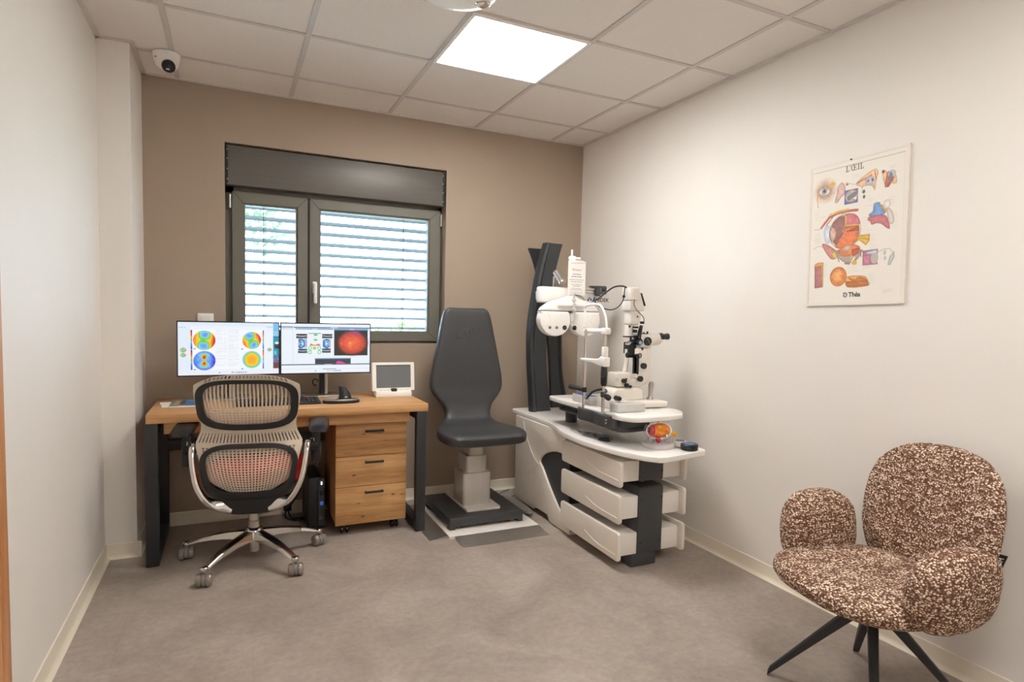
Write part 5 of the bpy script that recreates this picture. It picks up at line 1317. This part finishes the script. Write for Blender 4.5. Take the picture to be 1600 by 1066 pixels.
HARD = ('blue', 'violet', 'pinkv', 'block', 'block_r', 'orange_r', 'orange_r2', 'pale', 'yellow2', 'slab2', 'palegreen')
def poster_pic():
    p = Pic(468, 632, 290, 392, PBG); p.rs = np.random.RandomState(8)
    for k in ART:
        if k[0] == 'T':
            p.line(k[1], 1.6, c255(206, 200, 194), .75); continue
        c = np.array(PCOL[k[1]])/255
        if k[0] == 'P': p.poly(k[2] if k[1] in HARD else [tuple(q) for q in spline(k[2], 5, closed=True)], c, 1., 5.)
        elif k[0] == 'L': p.line(k[3], k[2]*.62, c)
        else:
            cx, cy, rx, ry, ang = k[2:]
            soft = 14 if 'soft' in k[1] else 0
            if k[1] in ('eye_skin', 'eye_skin_soft'):
                p.el(cx, cy, rx, ry, c, -ang, .85, 10+soft)
            elif k[1] in ('disc', 'disc2', 'choroid', 'bowl_in', 'orange_r', 'lens_tan', 'cornea', 'ball', 'ball2', 'iris', 'sclera'):
                def sh_(u, v, r, c=c):
                    g = 1.12-.22*np.clip(r, 0, 1)**2+.05*np.sin(9*u)*np.sin(7*v+3*u)
                    return np.clip(c*g[..., None], 0, 1)
                p.el(cx, cy, rx, ry, sh_, -ang)
            else: p.el(cx, cy, rx, ry, c, -ang)
    # a printed, slightly mottled look on the coloured parts only
    sat = p.a.max(-1)-p.a.min(-1); m = sat > .12
    n = np.zeros(m.shape)
    for f_, a_ in ((.09, .05), (.23, .05), (.5, .03)):
        n += a_*np.sin(p.X*f_+2*np.sin(p.Y*f_*.7))*np.sin(p.Y*f_*1.3+1.7*np.sin(p.X*f_*.6))
    p.a[m] *= (1+n[m])[:, None]
    p.a = .86*p.a+.14*np.array(PBG)
    # fine border lines
    p.line([(20, 28), (448, 28)], 2.2, c255(170, 162, 154)); p.line([(16, 28), (14, 606)], 1.2, c255(206, 198, 190)); p.line([(448, 28), (452, 606)], 1.2, c255(214, 206, 198))
    p.line([(60, 234), (210, 222)], 1., c255(200, 194, 188)); p.line([(280, 218), (400, 206)], 1., c255(200, 194, 188))
    # serif title  L'ŒIL
    k = c255(96, 84, 74)
    x0, y0, h = 184, 30, 25
    def bar(x, y, w, hh): p.rect(x, y, x+w, y+hh, k)
    def stem(x): bar(x+2.5, y0, 4.4, h); bar(x, y0, 9.4, 1.8); bar(x, y0+h-1.8, 9.4, 1.8)
    stem(x0); bar(x0+3, y0+h-2, 13, 2); bar(x0+14, y0+h-8, 2.2, 8)                   # L
    p.poly([(x0+19, y0-1), (x0+22.5, y0-1), (x0+21, y0+7), (x0+19.5, y0+7)], k)        # apostrophe
    ox = x0+25
    p.el(ox+9, y0+h/2, 9, h/2+.6, k); p.el(ox+9.5, y0+h/2, 5.2, h/2-1.6, PBG)          # O of the ligature
    bar(ox+13, y0, 4.6, h); bar(ox+13, y0, 13, 1.9); bar(ox+13, y0+h-1.9, 14, 1.9); bar(ox+16, y0+h/2-1, 7.5, 1.9); bar(ox+24.5, y0, 2, 6.5); bar(ox+25, y0+h-7, 2, 7); bar(ox+22, y0+h/2-3.5, 1.6, 7)
    stem(ox+31); stem(ox+43); bar(ox+46, y0+h-2, 13, 2); bar(ox+57, y0+h-8, 2.2, 8)    # I L
    # logo ring left of the maker's name
    p.el(203, 588, 10, 10.5, c255(52, 50, 56)); p.el(203, 588, 6.6, 7, PBG); p.line([(199, 590), (207, 585)], 2, c255(52, 50, 56)); p.line([(193, 577), (197, 580)], 2, c255(52, 50, 56))
    return p

t = thing('wall_poster', 'framed anatomical eye chart poster hanging on the right white wall', 'poster', (2.668, -2.336, 1.69))
TL = Vector((0, -2.102, 2.001)); e1 = Vector((0, -1, .02)).normalized(); e2 = Vector((0, -.02, -1)).normalized()
FR = Matrix(((0, 0, -1, 2.6795), (e1.y, e2.y, 0, TL.y), (e1.z, e2.z, 0, TL.z), (0, 0, 0, 1)))     # x along the top edge, y down, z out of the wall
b = nb(); box(b, 0, .468, 0, .632, 0, .007, .001, M=FR)
o = rrect(0, .468, 0, .632, .004, 3); i = rrect(.011, .457, .009, .621, .003, 3)
fm = mat('cream_poster_frame', (232, 226, 214), .45, var=.01)
band(b, o, i, lambda q: FR @ Vector((q[0], q[1], .0095)), lambda q: FR @ Vector((q[0], q[1], .005))); obj('frame', b, fm, t, smooth=False)
b = nb(); poster_pic().sheet(b, FR @ Vector((0, 0, .0078)), FR.to_3x3() @ Vector((.468, 0, 0)), FR.to_3x3() @ Vector((0, .632, 0))); pr_ = obj('print', b, paint_mat('printed_chart', None, .45), t, smooth=False)
b = nb(); text(b, 'Théa', .028, FR @ Matrix.Translation((.247, .588, .0082)) @ Matrix.Rotation(PI, 4, 'X'), bold=.0006); obj('lettering', b, ink, pr_)
b = nb(); q = FR @ Vector((.212, .006, .012)); cyl(b, q, q+Vector((-.004, 0, 0)), .0035, 10); obj('pin', b, ink, t)

# ------------------------------------------------------------------ boucle armchair
def boucle():
    m = bpy.data.materials.new('brown_white_boucle'); m.use_nodes = True
    nt = m.node_tree; n = nt.nodes; l = nt.links; bs = n['Principled BSDF']
    def math(op, a, b=None, c=None):
        q = n.new('ShaderNodeMath'); q.operation = op
        for k, x in enumerate((a, b, c)):
            if x is None: continue
            if isinstance(x, (int, float)): q.inputs[k].default_value = x
            else: l.new(x, q.inputs[k])
        return q.outputs[0]
    tc = n.new('ShaderNodeTexCoord'); mp = n.new('ShaderNodeMapping'); mp.inputs['Scale'].default_value = (140, 140, 185)
    l.new(tc.outputs['Object'], mp.inputs['Vector'])
    v = n.new('ShaderNodeTexVoronoi'); v.inputs['Scale'].default_value = 1.; v.inputs['Randomness'].default_value = .85; l.new(mp.outputs['Vector'], v.inputs['Vector'])
    sp = n.new('ShaderNodeSeparateColor'); l.new(v.outputs['Color'], sp.inputs['Color'])
    # cream yarn runs along the rows, so loops light up in broken horizontal dashes
    st = n.new('ShaderNodeTexNoise'); st.inputs['Scale'].default_value = 1.; st.inputs['Detail'].default_value = 3
    mp2 = n.new('ShaderNodeMapping'); mp2.inputs['Scale'].default_value = (22, 22, 165); l.new(tc.outputs['Object'], mp2.inputs['Vector']); l.new(mp2.outputs['Vector'], st.inputs['Vector'])
    amt = math('MULTIPLY_ADD', st.outputs['Fac'], 1.5, math('MULTIPLY_ADD', sp.outputs[0], .72, -.52))
    bead = n.new('ShaderNodeMapRange'); bead.inputs['From Min'].default_value = .70; bead.inputs['From Max'].default_value = .34; l.new(v.outputs['Distance'], bead.inputs['Value'])
    fac = math('MULTIPLY', bead.outputs['Result'], amt)
    cr = n.new('ShaderNodeValToRGB'); e = cr.color_ramp.elements
    e[0].position = .04; e[0].color = (*lin((98, 70, 57)), 1); e[1].position = .80; e[1].color = (*lin((242, 228, 210)), 1)
    k = e.new(.26); k.color = (*lin((134, 102, 84)), 1); k = e.new(.50); k.color = (*lin((192, 164, 140)), 1)
    l.new(fac, cr.inputs['Fac']); l.new(cr.outputs['Color'], bs.inputs['Base Color'])
    bs.inputs['Roughness'].default_value = .95; bs.inputs['Specular IOR Level'].default_value = .15
    bp = n.new('ShaderNodeBump'); bp.invert = True; bp.inputs['Strength'].default_value = .7; bp.inputs['Distance'].default_value = .003
    l.new(v.outputs['Distance'], bp.inputs['Height']); l.new(bp.outputs['Normal'], bs.inputs['Normal'])
    return m
fab = boucle()
AR = 171
A = local(thing('armchair', 'brown and white boucle armchair on black spider legs by the right wall', 'armchair', (2.235, -2.82, 0), math.radians(AR)))
def fuzz(p, s=.0025, f=34.):
    return p+Vector((mnoise.noise(p*f), mnoise.noise(p*f+Vector((7, 0, 0))), mnoise.noise(p*f+Vector((0, 9, 0)))))*s
def seatwarp(p):
    r = math.hypot(p.x/.28, p.y/.31)
    z = p.z
    if z > 0: z -= .020*math.exp(-(r*1.5)**2)
    else: z *= 1.0+.25*min(1, max(0, -p.x)/.28)
    return fuzz(Vector((p.x, p.y, z)))
b = nb(); blob(b, (.020, 0, .418), (.275, .295, .060), 2.6, 72, 32, warp=seatwarp); obj('seat', b, fab, A, angle=180)
def backwarp(p):      # thickness along x, width along y, height along z
    s = (p.z+.265)/.53
    w = 1-.08*(1-s)**2.0 if s < 1 else 1
    y = p.y*w
    return fuzz(Vector((p.x+.10*(y/.25)**2*.45-.085*s, y, p.z)))
b = nb(); blob(b, (-.262, -.034, .600), (.055, .268, .262), 2.7, 72, 48, warp=backwarp)
obj('backrest', b, fab, A, angle=180)
for s_ in (-1, 1):
    def armwarp(p, s_=s_):
        q = Vector((p.x, p.y+s_*.10*p.z, p.z-.04*p.x))
        q.y += -s_*.30*(p.x-.02)**2*1.2
        return fuzz(q)
    b = nb(); blob(b, (-.006+.020*s_, s_*.300, .508+.008*s_), (.158, .072, .137-.009*s_), 2.6, 64, 36, warp=armwarp); obj('armrest', b, fab, A, angle=180)
b = nb(); cyl(b, (0, 0, .298), (0, 0, .365), .050, 32, .004); cyl(b, (0, 0, .355), (0, 0, .372), .13, 32, .003); obj('hub', b, black_steel, A)
for wa in (130, 42, 220, 312):
    a = math.radians(wa-AR); d = Vector((math.cos(a), math.sin(a), 0)); sd = Vector((-d.y, d.x, 0))
    b = nb(); sec = []
    for j in range(7):
        q = j/6; r_ = .030+.285*q; zt = .345-.315*q**1.02; th = .052-.030*q; w_ = .017-.006*q
        c = d*r_
        sec.append([c+sd*x*w_+Vector((0, 0, zt+z_*th)) for x, z_ in ((-1, -.9), (-1, -.1), (-.8, 0), (.8, 0), (1, -.1), (1, -.9), (.8, -1), (-.8, -1))])
    # flat foot
    c = d*.322; sec.append([c+sd*x*.011+Vector((0, 0, .012+z_*.011)) for x, z_ in ((-1, -.9), (-1, -.1), (-.8, 0), (.8, 0), (1, -.1), (1, -.9), (.8, -1), (-.8, -1))])
    for s in sec:
        for v in s: v.z = max(v.z, .0005)
    loft(b, sec); obj('leg', b, black_steel, A, angle=40)
b = nb(); TG = frame_at((-.262, .228, .548), (-.35, .94, 0), (-.1, .25, .95)); box(b, -.012, .014, -.026, .026, -.001, .001, M=TG); tg = obj('fabric_tag', b, black_plastic, A)
b = nb(); text(b, 'OM', .019, TG @ Matrix.Translation((0, 0, -.0013)) @ Matrix.Rotation(PI, 4, 'X') @ Matrix.Rotation(-PI/2, 4, 'Z')); text(b, 'OM', .019, TG @ Matrix.Translation((.002, 0, .0013)) @ Matrix.Rotation(PI/2, 4, 'Z')); obj('tag_lettering', b, white_plastic, tg)

# ------------------------------------------------------------------ light, sky, camera
def energy(name, s): bpy.data.materials[name].node_tree.nodes['Emission'].inputs['Strength'].default_value = s
energy('led_diffuser', 22.); energy('led_diffuser_front', 21.)
sun = bpy.data.lights.new('sun', 'SUN'); sun.energy = 7.; sun.angle = .01; sun.color = (1, .95, .86)
so = bpy.data.objects.new('sun', sun); C.objects.link(so); so.location = (-3, -6, 9)
so.rotation_euler = Vector((.35, .75, -.9)).to_track_quat('-Z', 'Y').to_euler()
w = bpy.data.worlds.new('daylight'); bpy.context.scene.world = w; w.use_nodes = True
n = w.node_tree.nodes; l = w.node_tree.links; bg = n['Background']
tc = n.new('ShaderNodeTexCoord'); sx = n.new('ShaderNodeSeparateXYZ'); l.new(tc.outputs['Generated'], sx.inputs[0])
cr = n.new('ShaderNodeValToRGB'); e = cr.color_ramp.elements
e[0].position = .0; e[0].color = (.60, .79, 1., 1); e[1].position = .6; e[1].color = (.45, .66, 1., 1)
l.new(sx.outputs['Z'], cr.inputs['Fac']); l.new(cr.outputs['Color'], bg.inputs['Color'])
bg.inputs['Strength'].default_value = 9.

cam = bpy.data.cameras.new('camera'); co = bpy.data.objects.new('camera', cam); C.objects.link(co)
CAMR = (0.897833, -0.439634, 0.024849); CAMF = (0.440304, 0.895667, -0.062559)
R_ = Vector(CAMR).normalized(); F_ = Vector(CAMF).normalized(); U_ = R_.cross(F_)
co.matrix_world = Matrix(((R_.x, U_.x, -F_.x, .2645), (R_.y, U_.y, -F_.y, -4.1521), (R_.z, U_.z, -F_.z, 1.2965), (0, 0, 0, 1)))
cam.sensor_width = 36; cam.lens = 36*965.12/1600; cam.shift_x = -34.6/1600; cam.shift_y = 19.78/1600
cam.clip_start = .05; cam.clip_end = 200
sc = bpy.context.scene; sc.camera = co
sc.view_settings.view_transform = 'Standard'; sc.view_settings.look = 'None'
sc.view_settings.gamma = 1.; sc.view_settings.use_curve_mapping = False; sc.view_settings.exposure = .55
sc.cycles.max_bounces = 10; sc.cycles.diffuse_bounces = 6; sc.cycles.transparent_max_bounces = 16
sc.cycles.sample_clamp_indirect = 6.
